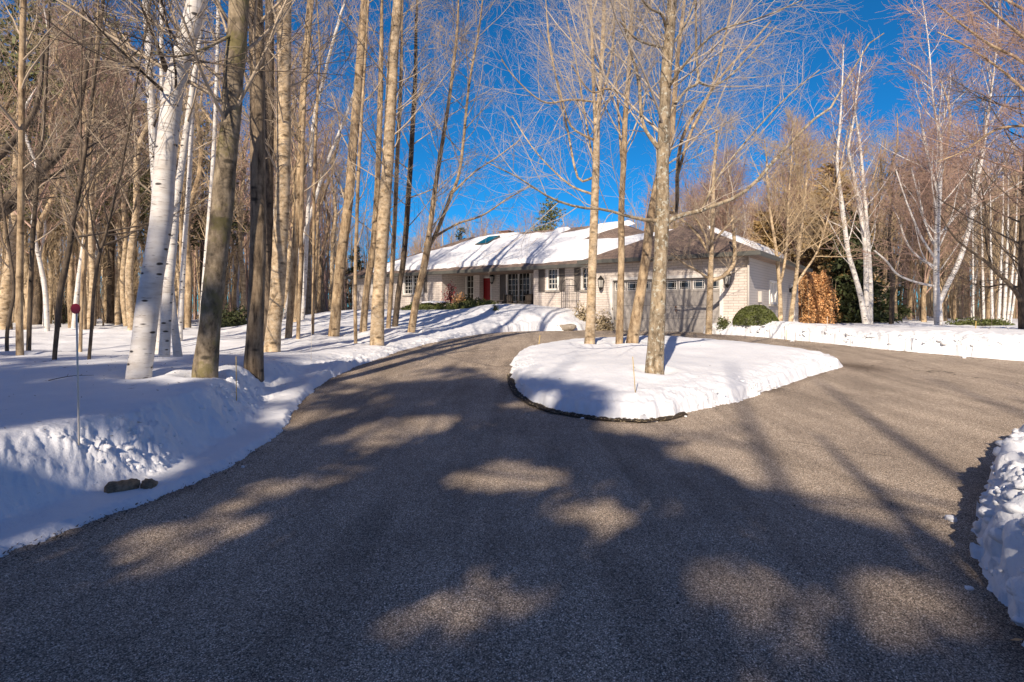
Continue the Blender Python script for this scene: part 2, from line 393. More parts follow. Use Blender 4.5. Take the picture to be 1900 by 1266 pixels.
def build_asphalt():
    xs = np.concatenate([np.arange(-5, 14, .12), np.arange(14, 42, .7)]); ys = np.concatenate([np.arange(-14, 0, .5), np.arange(0, 26.5, .12)])
    X, Y = np.meshgrid(xs, ys); x = X.ravel(); y = Y.ravel(); d, isl = sdf(x, y)
    z = a_h(x, y) + .012*noise2(x*.8, y*.8, 61)
    nx, ny = len(xs), len(ys)
    i, j = np.meshgrid(np.arange(ny-1), np.arange(nx-1), indexing='ij')
    Q = np.stack([i*nx+j, i*nx+j+1, (i+1)*nx+j+1, (i+1)*nx+j], -1).reshape(-1, 4)
    Q = Q[d[Q].min(1) < .28]
    me = mesh_np("driveway", np.stack([x, y, z], 1), Q, mats=[M['asphalt']])
    at = me.attributes.new("damp", 'FLOAT', 'POINT')
    nz = noise2(x*1.7, y*1.7, 71)
    damp = np.exp(-np.maximum(-d, 0)/(.10 + .10*np.maximum(nz, 0)))
    spot = np.exp(-((x-7.9)/.45)**2-((y-13.2)/.7)**2)
    at.data.foreach_set("value", np.clip(damp*.8*ss(.6+nz) + spot, 0, 1).astype(np.float32))
    tag(link("driveway", me), kind="structure", label="grey-brown tarmac driveway looping round the snowy island")
build_asphalt()

# ---------------------------------------------------------------- trees: vectorised branching
def nrm(v): return v / (np.linalg.norm(v, axis=-1, keepdims=True) + 1e-9)
def tubes(P, R, s):
    """P (N,k,3), R (N,k) -> verts, quads"""
    N, k, _ = P.shape
    T = np.empty_like(P); T[:, 1:-1] = P[:, 2:] - P[:, :-2]; T[:, 0] = P[:, 1]-P[:, 0]; T[:, -1] = P[:, -1]-P[:, -2]; T = nrm(T)
    mean = nrm(P[:, -1]-P[:, 0]); ref = np.where(np.abs(mean[:, 2:3]) > .85, np.array([[1., 0, 0]]), np.array([[0, 0, 1.]]))[:, None, :]
    A = nrm(np.cross(T, np.broadcast_to(ref, T.shape))); B = np.cross(T, A)
    an = np.arange(s)*2*np.pi/s
    V = P[:, :, None, :] + R[:, :, None, None]*(A[:, :, None, :]*np.cos(an)[None, None, :, None] + B[:, :, None, :]*np.sin(an)[None, None, :, None])
    n, i, j = np.meshgrid(np.arange(N), np.arange(k-1), np.arange(s), indexing='ij'); j2 = (j+1) % s
    b = n*k*s
    Q = np.stack([b+i*s+j, b+i*s+j2, b+(i+1)*s+j2, b+(i+1)*s+j], -1).reshape(-1, 4)
    return V.reshape(-1, 3), Q
def merge(parts):
    vs, qs, mi, off = [], [], [], 0
    for V, Q, m in parts:
        vs.append(V); qs.append(Q+off); mi.append(np.full(len(Q), m)); off += len(V)
    return np.concatenate(vs), np.concatenate(qs), np.concatenate(mi)
def grow(P, R, n, t0, t1, Lf, ang, up, k, r_ratio, rmin, rng, wob=.12, taper=.3, bias=None):
    """children of branches P; n per parent; Lf(t, r) length as a function of the position"""
    N, K, _ = P.shape; m = N*n
    pi = np.repeat(np.arange(N), n); t = t0 + (t1-t0)*((np.tile(np.arange(n), N) + rng.random(m))/n)
    f = t*(K-1); i0 = np.minimum(f.astype(int), K-2); fr = (f-i0)[:, None]
    p0 = P[pi, i0]*(1-fr) + P[pi, i0+1]*fr; T = nrm(P[pi, i0+1]-P[pi, i0]); r0 = R[pi, i0]*(1-fr[:, 0]) + R[pi, i0+1]*fr[:, 0]
    rv = rng.normal(size=(m, 3))
    if bias is not None: rv = rv + bias
    perp = nrm(rv - (rv*T).sum(1, keepdims=True)*T)
    a = np.radians(ang[0] + (ang[1]-ang[0])*rng.random(m))[:, None]
    d = nrm(T*np.cos(a) + perp*np.sin(a))
    L = Lf(t)*(.65 + .6*rng.random(m)); st = (L/(k-1))[:, None]
    pts = [p0]; w = rng.normal(size=(m, 3))*wob
    for s in range(k-1):
        d = nrm(d + np.array([0, 0, up])/(k-1) + w*(.5/(k-1)) + rng.normal(size=(m, 3))*wob/math.sqrt(k-1))
        pts.append(pts[-1] + d*st)
    C_ = np.stack(pts, 1)
    rb = np.minimum(r0*.72, np.maximum(L*r_ratio, rmin)); q = np.linspace(1, taper, k)[None, :]
    return C_, np.maximum(rb[:, None]*q, rmin*.7)

def spline(pts, k):
    """pts (n,4): x,y,z,r -> resampled smooth (Catmull-Rom) k points"""
    P = np.asarray(pts, float); n = len(P)
    t = np.linspace(0, n-1, k); i = np.minimum(t.astype(int), n-2); u = (t-i)[:, None]
    g = lambda j: P[np.clip(j, 0, n-1)]
    a, b, c, d = g(i-1), g(i), g(i+1), g(i+2)
    r = .5*((2*b) + (c-a)*u + (2*a-5*b+4*c-d)*u*u + (-a+3*b-3*c+d)*u**3)
    return r[:, :3], np.maximum(r[:, 3], .002)

def trunk_mesh(P, R, s, rng, flare=.35, knob=.05, zflare=.35):
    P = P.copy(); R = R.copy()
    h = P[:, 2]-P[0, 2]
    R = R*(1+flare*np.exp(-np.maximum(h, 0)/zflare))
    V, Q = tubes(P[None], R[None], s)
    c = np.repeat(P, s, 0); rad = V-c
    nn = noise2(V[:, 0]*7+V[:, 1]*5, V[:, 2]*1.6, int(rng.integers(999))) + .5*noise2(V[:, 0]*19-V[:, 1]*13, V[:, 2]*6, 5)
    V = c + rad*(1 + knob*nn)[:, None]
    return V, Q

def make_tree(name, base, paths, bark, twig, label, cat="tree", group=None, limbs=(), n1=18, t1=(.45, .97), L1=2.6, ang1=(35, 65), up1=.5,
              n2=7, n3=5, n4=0, rmin=.004, seed=1, sides=14, limb_mat=0, limb_bark=None, rr=1.0, K=34, Lscale=1.0, n_sub=None, knob=.05, flare=.07, dens=1.0):
    """paths: stems as lists of (x,y,z,r) relative to base; limbs likewise. > trunk, (limb), crown"""
    rng = np.random.default_rng(seed)
    root = empty(name, base, label, cat, group)
    parts = []; SP = []
    for i, p in enumerate(paths):
        P, R = spline(p, K); SP.append((P, R))
        parts.append((*trunk_mesh(P, R, sides, rng, flare if i == 0 else .05, knob), 0))
    LP = []
    for p in limbs:
        P, R = spline(p, 16); LP.append((P, R))
        V, Q = tubes(P[None], R[None], 8); parts.append((V, Q, 1 if limb_bark else 0))
    V, Q, mi = merge(parts)
    link("trunk", mesh_np("trunk", V, Q, mats=[bark, limb_bark or bark], mi=mi), root)
    # crown
    SPa = np.stack([p for p, r in SP]); SRa = np.stack([r for p, r in SP])
    cp = []
    c1, r1 = grow(SPa, SRa, n1, t1[0], t1[1], lambda t: L1*(1.15-.75*((t-t1[0])/(t1[1]-t1[0]))**1.2), ang1, up1, 9, .012*rr, rmin*1.6, rng, .22)
    if LP:
        lp = np.stack([spline(np.c_[P, R], 9)[0] for P, R in LP]); lr = np.stack([spline(np.c_[P, R], 9)[1] for P, R in LP])
        allp = np.concatenate([c1, lp]); allr = np.concatenate([r1, lr])
    else: allp, allr = c1, r1
    cp.append((*tubes(c1, r1, 5), 1 if limb_mat else 0))
    k2 = max(1, int(n2*dens)); k3 = max(1, int(n3*dens))
    if LP:
        c2b, r2b = grow(lp, lr, k2*2, .15, .98, lambda t: L1*.62*(1.1-.6*t), (28, 60), .25, 7, .009*rr, rmin*1.2, rng, .2)
    c2, r2 = grow(c1, r1, k2, .18, .98, lambda t: L1*.46*(1.15-.6*t), (28, 58), .25, 6, .009*rr, rmin*1.2, rng, .22)
    cp.append((*tubes(c2, r2, 4), 0))
    if LP:
        cp.append((*tubes(c2b, r2b, 4), 0))
        c3b, r3b = grow(c2b, r2b, k3+2, .15, .98, lambda t: L1*.26*(1.1-.5*t), (28, 60), .15, 5, .008*rr, rmin, rng, .22); cp.append((*tubes(c3b, r3b, 3), 0))
        if n4:
            c4b, r4b = grow(c3b, r3b, n4, .2, .95, lambda t: L1*.11*(1.1-.5*t), (30, 60), .1, 4, .008*rr, rmin*.8, rng, .22); cp.append((*tubes(c4b, r4b, 3), 0))
    c3, r3 = grow(c2, r2, k3, .2, .98, lambda t: L1*.24*(1.15-.5*t), (28, 60), .15, 5, .008*rr, rmin, rng, .22)
    cp.append((*tubes(c3, r3, 3), 0))
    if n4:
        c4, r4 = grow(c3, r3, n4, .2, .95, lambda t: L1*.11*(1.1-.5*t), (30, 60), .1, 4, .008*rr, rmin*.8, rng, .22); cp.append((*tubes(c4, r4, 3), 0))
    V, Q, mi = merge(cp)
    link("crown", mesh_np("crown", V, Q, mats=[twig, bark], mi=mi), root)
    return root

def px(x, y, D): return np.array([(x-CX)/F*D, D, CH + (HY-y)/F*D])
def path_px(pts, D, H=None, dy=0.0, rtop=.03):
    """pts: (px, py, width px[, extra depth]); continues the stem up to H metres above the foot"""
    out = []
    for p in pts:
        dd = D + (p[3] if len(p) > 3 else 0); q = px(p[0], p[1], dd); out.append([*q, p[2]*.47/F*dd])
    b = np.array(out[0][:3]); out = [[*(np.array(o[:3])-b), o[3]] for o in out]
    if H and out[-1][2] < H:
        a, c = np.array(out[-2]), np.array(out[-1]); d = (c-a)[:3]; d = d/np.linalg.norm(d); d = nrm(d + np.array([0, 0, .35]))
        rem = (H-c[2])/d[2]; r0 = c[3]; n = max(2, int(rem/2.2))
        for i in range(1, n+1):
            f = i/n; wob = np.array([math.sin(i*2.1+D)*.10, math.cos(i*1.7+D)*.10, 0])*f
            out.append([*(c[:3]+d*rem*f+wob), r0*(1-f)+rtop*f*.6])
    return b, out

def photo_tree(name, foot, pts, H, bark, twig, label, D=None, stems=(), limbs=(), **kw):
    D = D or depth_for(*foot)
    b, p = path_px([(foot[0], foot[1], pts[0][2])] + list(pts[1:]), D, H)
    zg = ground_at(b[0], b[1]); sink = min(b[2], zg)-.12
    # lower the foot into the snow
    p = [[p[0][0]-(p[1][0]-p[0][0])*.05, p[0][1], sink-b[2], p[0][3]*1.02]] + p
    allp = [p]
    def rel(st, Hs=None):
        bb, q = path_px(st, D, Hs); return [[o[0]+bb[0]-b[0], o[1]+bb[1]-b[1], o[2]+bb[2]-b[2], o[3]] for o in q]
    for st in stems: allp.append(rel(st, H*.95))
    lb = [rel(l) for l in limbs]
    return make_tree(name, b, allp, bark, twig, label, limbs=lb, **kw)

# ---- trees on the left, near to far
W_ = "woods trees left of the driveway"
def NT(*a, **k): return photo_tree(*a, **k)
NT("birch_tree", (258,692), [(258,692,44),(266,640,41),(275,560,41),(288,480,39),(300,400,39),(305,320,38),(313,240,37),(322,170,36),(337,110,35),(365,0,34)], 15, M['birch'], M['twig_dark'],
    "biggest white birch trunk, leaning right at the edge of the near snow bank", seed=1, sides=24, K=60, t1=(.52,.97), n1=10, L1=2.0, up1=.3, flare=.06, knob=.03, limb_bark=M['bark_dark'],
    limbs=[[(308,130,12),(296,95,8,-.3),(278,50,6,-.6),(262,10,4,-.9),(240,-60,3,-1.2)], [(310,175,8),(270,140,5,-.4),(235,105,4,-.8),(190,60,3,-1.2),(155,20,2,-1.6)],
           [(330,120,8),(345,60,6,.4),(352,0,5,.8),(360,-80,3,1)], [(352,110,4),(400,118,3.2,-.6),(470,130,2.4,-1.1),(560,134,1.8,-1.6),(640,140,1.2,-2)]])
NT("birch_tree", (303,683), [(303,683,21),(306,640,20),(310,560,19),(318,470,18),(326,387,15),(338,300,13),(352,200,11),(372,60,9)], 13, M['birch_spot'], M['twig'],
    "slim black-marked birch with its foot just right of the biggest birch", D=11.0, seed=2, sides=16, K=40, n1=12, L1=1.7, t1=(.55,.97), flare=.1)
NT("birch_tree", (332,684), [(332,684,17),(328,640,15),(322,586,13),(316,520,12),(312,440,11),(306,300,10),(300,120,8)], 12, M['birch_spot'], M['twig'],
    "short-looking spotted birch stem crossing behind the slim black-marked birch", D=11.4, seed=3, sides=14, K=40, n1=10, L1=1.5, t1=(.6,.97), flare=.1)
NT("birch_tree", (296,660), [(296,660,15),(292,560,15),(290,450,15),(288,343,15),(284,260,15),(279,149,14),(271,0,13)], 15, M['birch'], M['twig_dark'],
    "white birch rising behind the biggest birch and emerging to its left", D=13.6, seed=4, sides=14, n1=14, L1=1.9, t1=(.5,.97), flare=.1)
NT("birch_tree", (333,640), [(333,640,11),(336,570,10),(343,442,9),(351,332,9),(360,127,8),(366,0,7)], 15, M['birch'], M['twig'],
    "thin straight white birch between the biggest birch and the mossy trunk", D=18, seed=5, sides=10, n1=12, L1=1.6, t1=(.5,.97))
NT("birch_tree", (371,640), [(371,640,8),(376,553,8),(386,430,8),(395,310,8),(402,150,7),(406,0,7)], 15, M['birch'], M['twig'],
    "thinnest white birch seen just left of the mossy trunk", D=18.5, seed=6, sides=10, n1=12, L1=1.6, t1=(.5,.97))
NT("mossy_tree", (381,690), [(381,690,45),(386,640,41),(395,553,39),(404,470,38),(412,387,40),(420,300,39),(429,221,37),(436,110,37),(444,0,36)], 16, M['bark_moss'], M['twig'],
    "thick mossy grey trunk leaning right beside the birches at the bank", seed=7, sides=22, K=60, n1=20, L1=2.4, t1=(.5,.97), knob=.06,
    limbs=[[(440,60,7),(380,90,5,-.5),(330,105,4,-1),(280,100,3,-1.4)]])
NT("bare_tree", (471,672), [(471,672,36),(473,620,32),(477,520,30),(479,442,29),(478,300,28),(477,111,28),(474,0,27)], 17, M['bark_rough'], M['twig'],
    "straight brown trunk with the darkest rough foot, right of the mossy trunk", seed=8, sides=20, K=56, n1=20, L1=2.3, t1=(.5,.97))
NT("bare_tree", (505,652), [(505,652,31),(508,610,29),(514,553,28),(519,470,28),(523,387,28),(526,300,27),(526,166,27),(528,0,26)], 17, M['bark_smooth'], M['twig'],
    "smooth pale tan trunk standing just right of the dark-footed brown trunk", seed=9, sides=18, K=56, n1=20, L1=2.3, t1=(.5,.97))
NT("bare_tree", (496,640), [(496,640,18),(498,500,18),(499,350,17),(500,180,17),(500,0,16)], 17, M['bark_dark'], M['twig_dark'],
    "reddish dark trunk half hidden between the brown and pale tan trunks", D=17.5, seed=10, sides=12, n1=16, L1=2.0, t1=(.5,.97))
NT("bare_tree", (535,628), [(535,628,13),(543,520,13),(553,387,13),(558,280,12),(561,194,12),(575,0,11)], 16, M['bark'], M['twig'],
    "slender tan trunk leaning right, first one right of the pale tan trunk", seed=11, sides=10, n1=16, L1=1.9, t1=(.45,.97))
NT("bare_tree", (553,631), [(553,631,8),(556,540,8),(559,442,8),(561,276,8),(566,160,7),(574,60,7)], 14, M['bark'], M['twig'],
    "thin upright trunk close behind the slender right-leaning tan one", seed=12, sides=8, n1=14, L1=1.6, t1=(.4,.97))
NT("bare_tree", (580,626), [(580,626,6),(582,500,6),(583,332,6),(588,200,5)], 11, M['bark'], M['twig_tan'],
    "very thin straight sapling in the gap left of the forked row", seed=13, sides=8, n1=14, L1=1.3, t1=(.35,.97))
NT("birch_tree", (524,604), [(524,604,7),(555,470,7),(585,370,7),(602,315,7),(628,250,6),(650,194,6),(672,120,5)], 13, M['birch'], M['twig_red'],
    "thin white birch leaning hard right across the gap behind the tan trunks", D=26, seed=14, sides=8, n1=14, L1=1.7, t1=(.4,.97))
NT("birch_tree", (560,612), [(560,612,8),(566,520,8),(574,340,8),(583,221,8),(595,170,7),(605,127,7),(632,28,6)], 14, M['birch'], M['twig_red'],
    "crooked white birch bending right high between the tan trunks", D=24, seed=15, sides=8, n1=14, L1=1.8, t1=(.4,.97))
NT("bare_tree", (619,623), [(619,623,21),(625,560,20),(634,470,20),(645,387,18),(656,260,17),(666,138,16),(677,0,15)], 17, M['bark'], M['twig'],
    "stout grey-tan trunk leaning right, left of the tall main trunk", seed=16, sides=14, K=44, n1=20, L1=2.2, t1=(.42,.97))
NT("bare_tree", (660,637), [(660,637,7),(659,540,7),(661,442,7),(666,300,7),(672,200,6)], 11, M['bark'], M['twig'],
    "pole-thin straight trunk directly left of the tall main trunk", seed=17, sides=8, n1=14, L1=1.4, t1=(.4,.97))
NT("bare_tree", (674,618), [(674,618,14),(680,540,13),(691,470,13),(697,400,12),(702,300,11),(706,160,10)], 14, M['bark'], M['twig_tan'],
    "medium tan trunk partly behind the tall main trunk on its left", seed=18, sides=10, n1=16, L1=1.8, t1=(.42,.97))
NT("bare_tree", (699,640), [(699,640,27),(702,560,25),(708,470,25),(714,380,24),(721,276,22),(725,190,21),(729,111,20),(738,0,18)], 17, M['bark_smooth'], M['twig'],
    "tall main pale trunk in front of the left end of the house", seed=19, rr=.7, sides=18, K=56, n1=30, L1=2.6, t1=(.38,.97), n3=6, ang1=(45,75))
NT("bare_tree", (720,614), [(720,614,9),(726,530,9),(731,442,9),(738,276,8),(744,150,7)], 13, M['bark'], M['twig'],
    "thin tan trunk close right of the tall main trunk", D=20.5, seed=20, sides=8, n1=16, L1=1.7, t1=(.4,.97))
NT("bare_tree", (732,612), [(732,612,12),(740,540,11),(750,470,11),(760,332,10),(766,230,9),(771,138,8)], 14, M['bark_dark'], M['twig'],
    "dark trunk leaning right in front of the double window", D=21.5, seed=21, sides=10, n1=18, L1=1.9, t1=(.4,.97))
NT("bare_tree", (763,617), [(763,617,15),(772,560,14),(784,509,14),(793,462,14),(798,420,10),(810,332,9),(832,194,7),(845,90,6)], 12, M['bark'], M['twig'],
    "forked tree with two rising stems before the porch corner of the house", seed=22, rr=.7, sides=12, K=40, n1=26, L1=2.1, t1=(.42,.97), n3=7, ang1=(38,68), rmin=.0045,
    stems=[[(793,462,9),(810,431,8,.3),(834,370,7,.5),(854,310,6,.6),(870,160,5,.8),(887,66,4,1.0)]],
    limbs=[[(806,440,5),(850,415,4,.3),(895,400,3.5,.6),(940,370,3,.8),(985,345,2,1)], [(838,360,4),(880,320,3,.5),(925,290,2.5,.8),(965,260,2,1)]])
NT("bare_tree", (37,660), [(37,660,13),(36,560,12),(38,442,12),(40,280,11),(41,111,11),(44,0,10)], 15, M['bark'], M['twig'],
    "straight pale tan trunk nearest the left edge of the view", seed=23, sides=12, n1=18, L1=1.9, t1=(.4,.97))
NT("bare_tree", (53,655), [(53,655,8),(56,560,8),(61,442,8),(70,330,7),(83,194,6)], 12, M['bark_dark'], M['twig'],
    "thin dark trunk leaning right just beside the straight pale tan one", seed=24, sides=8, n1=14, L1=1.5, t1=(.4,.97))
NT("bare_tree", (101,666), [(101,666,8),(106,610,9),(112,540,11),(127,470,10),(138,400,9),(149,340,8),(158,280,7),(166,221,6)], 12, M['bark_dark'], M['twig_dark'],
    "dark bent stem left of the red disc marker", seed=25, sides=10, n1=16, L1=1.7, t1=(.4,.97), stems=[[(112,540,8),(124,500,6,.2),(140,400,5,.5),(150,300,4,.7),(150,180,3,.8)]])
NT("bare_tree", (149,650), [(149,650,6),(152,560,6),(158,450,6),(163,350,5),(172,240,5)], 11, M['bark'], M['twig'],
    "pale sapling directly behind the red disc marker", D=13.8, seed=26, sides=8, n1=14, L1=1.4, t1=(.4,.97))
NT("bare_tree", (165,670), [(165,670,6),(170,610,6),(174,540,6),(185,470,6),(195,440,5),(212,370,5),(228,300,4)], 10, M['bark_dark'], M['twig_dark'],
    "thin dark leaning sapling right of the red disc marker", seed=27, sides=8, n1=14, L1=1.4, t1=(.4,.97))
NT("bare_tree", (13,657), [(13,657,6),(14,610,6),(26,540,6),(18,470,5),(5,380,5),(-5,280,4)], 11, M['bark_dark'], M['twig_dark'],
    "crooked thin stem at the very left edge", seed=28, sides=8, n1=12, L1=1.3, t1=(.4,.97))
NT("bare_tree", (6,612), [(6,612,26),(12,540,21),(22,470,17),(28,380,15),(34,250,13)], 15, M['bark_smooth'], M['twig'],
    "stout pale trunk with a swollen foot at the left edge of the woods", D=24, seed=29, sides=12, n1=16, L1=2.2, t1=(.4,.97))
NT("gnarled_tree", (-60,640), [(-60,640,40),(-48,520,34),(-30,440,30),(-2,385,26),(40,352,20),(80,315,17),(112,282,15),(138,230,12),(155,160,9),(170,60,6)], 9, M['bark_dark'], M['twig_dark'],
    "old dark tree arching in from beyond the left edge with crooked heavy limbs", D=17, seed=30, sides=12, K=40, n1=24, L1=2.0, t1=(.3,.97), n3=6,
    limbs=[[(-2,400,16),(30,380,12,.2),(60,345,10,.3),(110,320,8,.4),(160,290,6,.6),(215,265,4,.7),(250,240,3,.8)], [(-20,300,16),(0,288,14,.2),(35,250,11,.4),(70,190,9,.6),(80,90,6,.8)]])

# ---- island
I_ = dict(bark=M['bark'], twig=M['twig'])
NT("bare_tree", (1094,637), [(1094,637,20),(1097,560,18),(1100,470,17),(1103,387,16),(1106,300,14),(1108,221,12),(1114,160,9),(1118,80,8),(1121,0,7)], 11, M['bark_smooth'], M['twig_pale'],
    "straight tan island tree nearest the front of the shuttered windows", seed=31, sides=16, K=48, n1=26, L1=2.9, t1=(.45,.98), n3=6, n4=2, rmin=.002, rr=.55, ang1=(22,50), up1=.7,
    stems=[[(1105,240,7),(1102,180,6.5,-.1),(1099,90,6,-.3),(1096,0,5,-.5)]],
    limbs=[[(1102,260,5),(1060,235,4,-.3),(1042,180,3.5,-.5),(1020,90,3,-.7),(1013,0,2,-.9)], [(1099,330,5),(1072,330,4.5,.3),(1053,240,4,.5),(1040,190,3.5,.6),(1018,60,2.5,.8),(1010,-40,2,.9)],
           [(1101,300,4),(1088,230,3.5,.5),(1070,120,3,.8),(1050,30,2.5,1)], [(1113,190,5),(1132,120,4.5,.3),(1140,40,4,.6),(1142,-50,3,.8)],
           [(1108,190,4.5),(1060,185,4,-.6),(1010,190,3.2,-1),(960,150,2.5,-1.4),(930,110,2,-1.7)], [(1098,360,5),(1060,345,4,.2),(1020,310,3,.4),(985,270,2.5,.7),(950,215,2,1)]])
NT("bare_tree", (1149,637), [(1149,637,15),(1151,560,14),(1153,470,13),(1153,387,12),(1157,300,11),(1160,221,10),(1165,160,9),(1170,83,8),(1172,0,7)], 11, M['bark'], M['twig_pale'],
    "slim upright island tree between the tan tree and the leaning one", seed=32, sides=14, K=44, n1=26, L1=2.9, t1=(.45,.98), n3=6, n4=2, rmin=.002, rr=.55, ang1=(22,50), up1=.7,
    limbs=[[(1153,300,5),(1148,220,4,.3),(1143,140,3.5,.5),(1136,60,3,.7)], [(1163,180,4),(1130,165,3.5,-.5),(1096,170,3,-.9),(1060,120,2.5,-1.2)]])
NT("bare_tree", (1173,637), [(1173,637,24),(1182,580,21),(1192,520,19),(1200,470,19),(1207,410,17),(1222,330,14),(1243,270,12),(1250,200,10),(1258,100,8),(1270,0,6)], 11, M['bark'], M['twig_pale'],
    "leaning island tree crossing behind the biggest island trunk", seed=33, sides=16, K=48, n1=26, L1=2.9, t1=(.45,.98), n3=6, n4=2, rmin=.002, rr=.55, ang1=(25,55),
    limbs=[[(1215,380,7),(1254,398,8,.1),(1256,340,8,.2),(1262,270,7,.3),(1282,222,6.5,.4),(1310,185,6,.6),(1340,140,5,.8),(1385,90,4,1),(1430,40,3,1.2)],
           [(1256,330,6),(1280,250,6,.2),(1300,210,5.5,.4),(1325,150,5,.6),(1345,70,4,.8),(1360,0,3,.9)]])
NT("bare_tree", (1214,681), [(1214,681,33),(1218,620,30),(1222,540,28),(1226,470,27),(1229,400,27),(1230,304,24),(1233,220,23),(1236,138,21),(1243,60,20),(1247,0,19)], 11.5, M['bark_lichen'], M['twig_pale'],
    "biggest island trunk, lichen-flecked and nearest the camera with wide low limbs", D=10.4, seed=34, sides=24, K=64, n1=26, L1=2.9, t1=(.5,.98), n3=6, n4=2, rmin=.002, rr=.55, ang1=(30,60), flare=.2,
    limbs=[[(1234,418,11),(1255,402,9.5,.1),(1287,395,9,.2),(1330,380,8,.4),(1370,364,7.5,.6),(1405,335,7,.8),(1428,308,6.5,.9),(1470,262,6,1.1),(1510,222,5,1.3),(1550,190,4,1.5),(1600,95,3,1.8),(1640,62,2,2.0)],
           [(1221,410,9),(1195,408,7,-.1),(1160,400,6,-.3),(1121,389,5.5,-.5),(1075,385,5,-.8),(1027,370,4.5,-1),(990,348,3.5,-1.2),(955,326,3,-1.4),(900,300,2,-1.6)],
           [(1222,275,9),(1208,258,7.5),(1193,230,7,.1),(1188,190,7,.2),(1185,149,6.5,.2),(1172,100,6,.3),(1165,72,5.5,.4),(1152,20,5,.5),(1146,-40,4,.6)],
           [(1238,222,7),(1252,195,6,.2),(1275,165,5.5,.4),(1295,152,5.5,.5),(1292,100,5,.5),(1291,0,4.5,.6)],
           [(1295,152,5,.5),(1320,160,4.5,.7),(1350,145,4,.9),(1390,105,3.5,1.2),(1440,50,2.5,1.5)],
           [(1240,90,6),(1262,62,5,.2),(1280,25,4.5,.3),(1300,-30,3.5,.5)], [(1228,88,6),(1210,84,5,-.3),(1180,72,4,-.5),(1150,40,3,-.7)],
           [(1236,55,6),(1228,28,5,-.3),(1205,15,4.5,-.6),(1185,-10,3,-.8)],
           [(1236,170,6),(1270,120,5,-.5),(1330,60,4,-1),(1420,30,3,-1.4),(1500,-5,2,-1.7)],
           [(1300,394,5,.2),(1335,325,4,.5),(1385,262,3.5,.8),(1450,190,3,1.1),(1520,130,2,1.4)]])

# ---- by the garage and the right
NT("garden_tree", (1315,618), [(1315,618,13),(1317,560,12),(1318,520,12),(1320,470,9),(1323,387,8),(1324,330,6),(1330,250,5)], 7.5, M['bark_smooth'], M['twig'],
    "small forked tree in front of the right end of the garage door", D=21.4, seed=35, sides=12, K=36, n1=22, L1=1.9, t1=(.42,.97), n3=6, rmin=.006, ang1=(35,60),
    limbs=[[(1322,520,8),(1340,514,8,.1),(1355,500,8,.2),(1363,484,7.5,.3),(1362,440,7,.3),(1358,400,5,.4)], [(1312,515,5),(1290,500,4,-.2),(1268,488,3,-.4),(1245,470,2.5,-.6)],
           [(1316,470,6),(1290,430,5,.2),(1262,405,4,.4),(1245,385,3,.5)], [(1320,450,5),(1345,425,4,-.2),(1362,405,3,-.3)], [(1316,455,5),(1300,420,4,-.3),(1285,400,3,-.4)]])
NT("garden_tree", (1448,588), [(1448,588,9),(1447,540,8),(1443,490,7),(1438,450,6),(1430,400,5),(1424,340,4)], 7.5, M['bark_smooth'], M['twig_tan'],
    "small pink-tan tree against the garage side wall, left of a pair", D=24.5, seed=36, sides=10, n1=20, L1=1.8, t1=(.35,.97), n3=6, rmin=.007,
    stems=[[(1446,530,6),(1454,500,5,.1),(1460,450,4.5,.2),(1462,400,4,.3),(1466,330,3,.4)]])
NT("garden_tree", (1468,588), [(1468,588,9),(1474,540,8),(1479,500,7),(1483,450,6),(1490,400,5),(1496,340,4)], 7.5, M['bark_smooth'], M['twig_tan'],
    "small tan tree against the garage side wall, right of a pair", D=26, seed=37, sides=10, n1=20, L1=1.8, t1=(.35,.97), n3=6, rmin=.007,
    stems=[[(1476,530,5),(1492,505,4.5,.1),(1515,470,3.5,.2),(1532,420,3,.3)]])
B = dict(limb_mat=1, rmin=.008, n2=7, n3=6)
NT("birch_tree", (1606,599), [(1606,599,12),(1598,555,10),(1586,510,9),(1574,470,9),(1566,410,8),(1560,360,7),(1553,300,6),(1557,249,5),(1560,210,4)], 13, M['birch'], M['twig_red'],
    "left-leaning stem of the white birch pair right of the garage", D=27, seed=38, sides=10, n1=20, L1=2.0, t1=(.3,.97), ang1=(30,50), **B)
NT("birch_tree", (1611,599), [(1611,599,9),(1607,540,9),(1606,470,9),(1599,410,8),(1590,360,7),(1581,310,6),(1574,276,5),(1585,215,4)], 13, M['birch'], M['twig_red'],
    "upright middle stem of the white birch pair right of the garage", D=27.6, seed=39, sides=10, n1=20, L1=2.0, t1=(.3,.97), ang1=(25,45), **B)
NT("birch_tree", (1615,599), [(1615,599,9),(1615,530,9),(1612,470,8),(1608,410,7),(1602,340,6),(1597,280,5),(1590,230,4)], 12, M['birch'], M['twig_red'],
    "rightmost close stem of the white birch pair right of the garage", D=28.2, seed=40, sides=10, n1=20, L1=2.0, t1=(.3,.97), ang1=(25,45), **B)
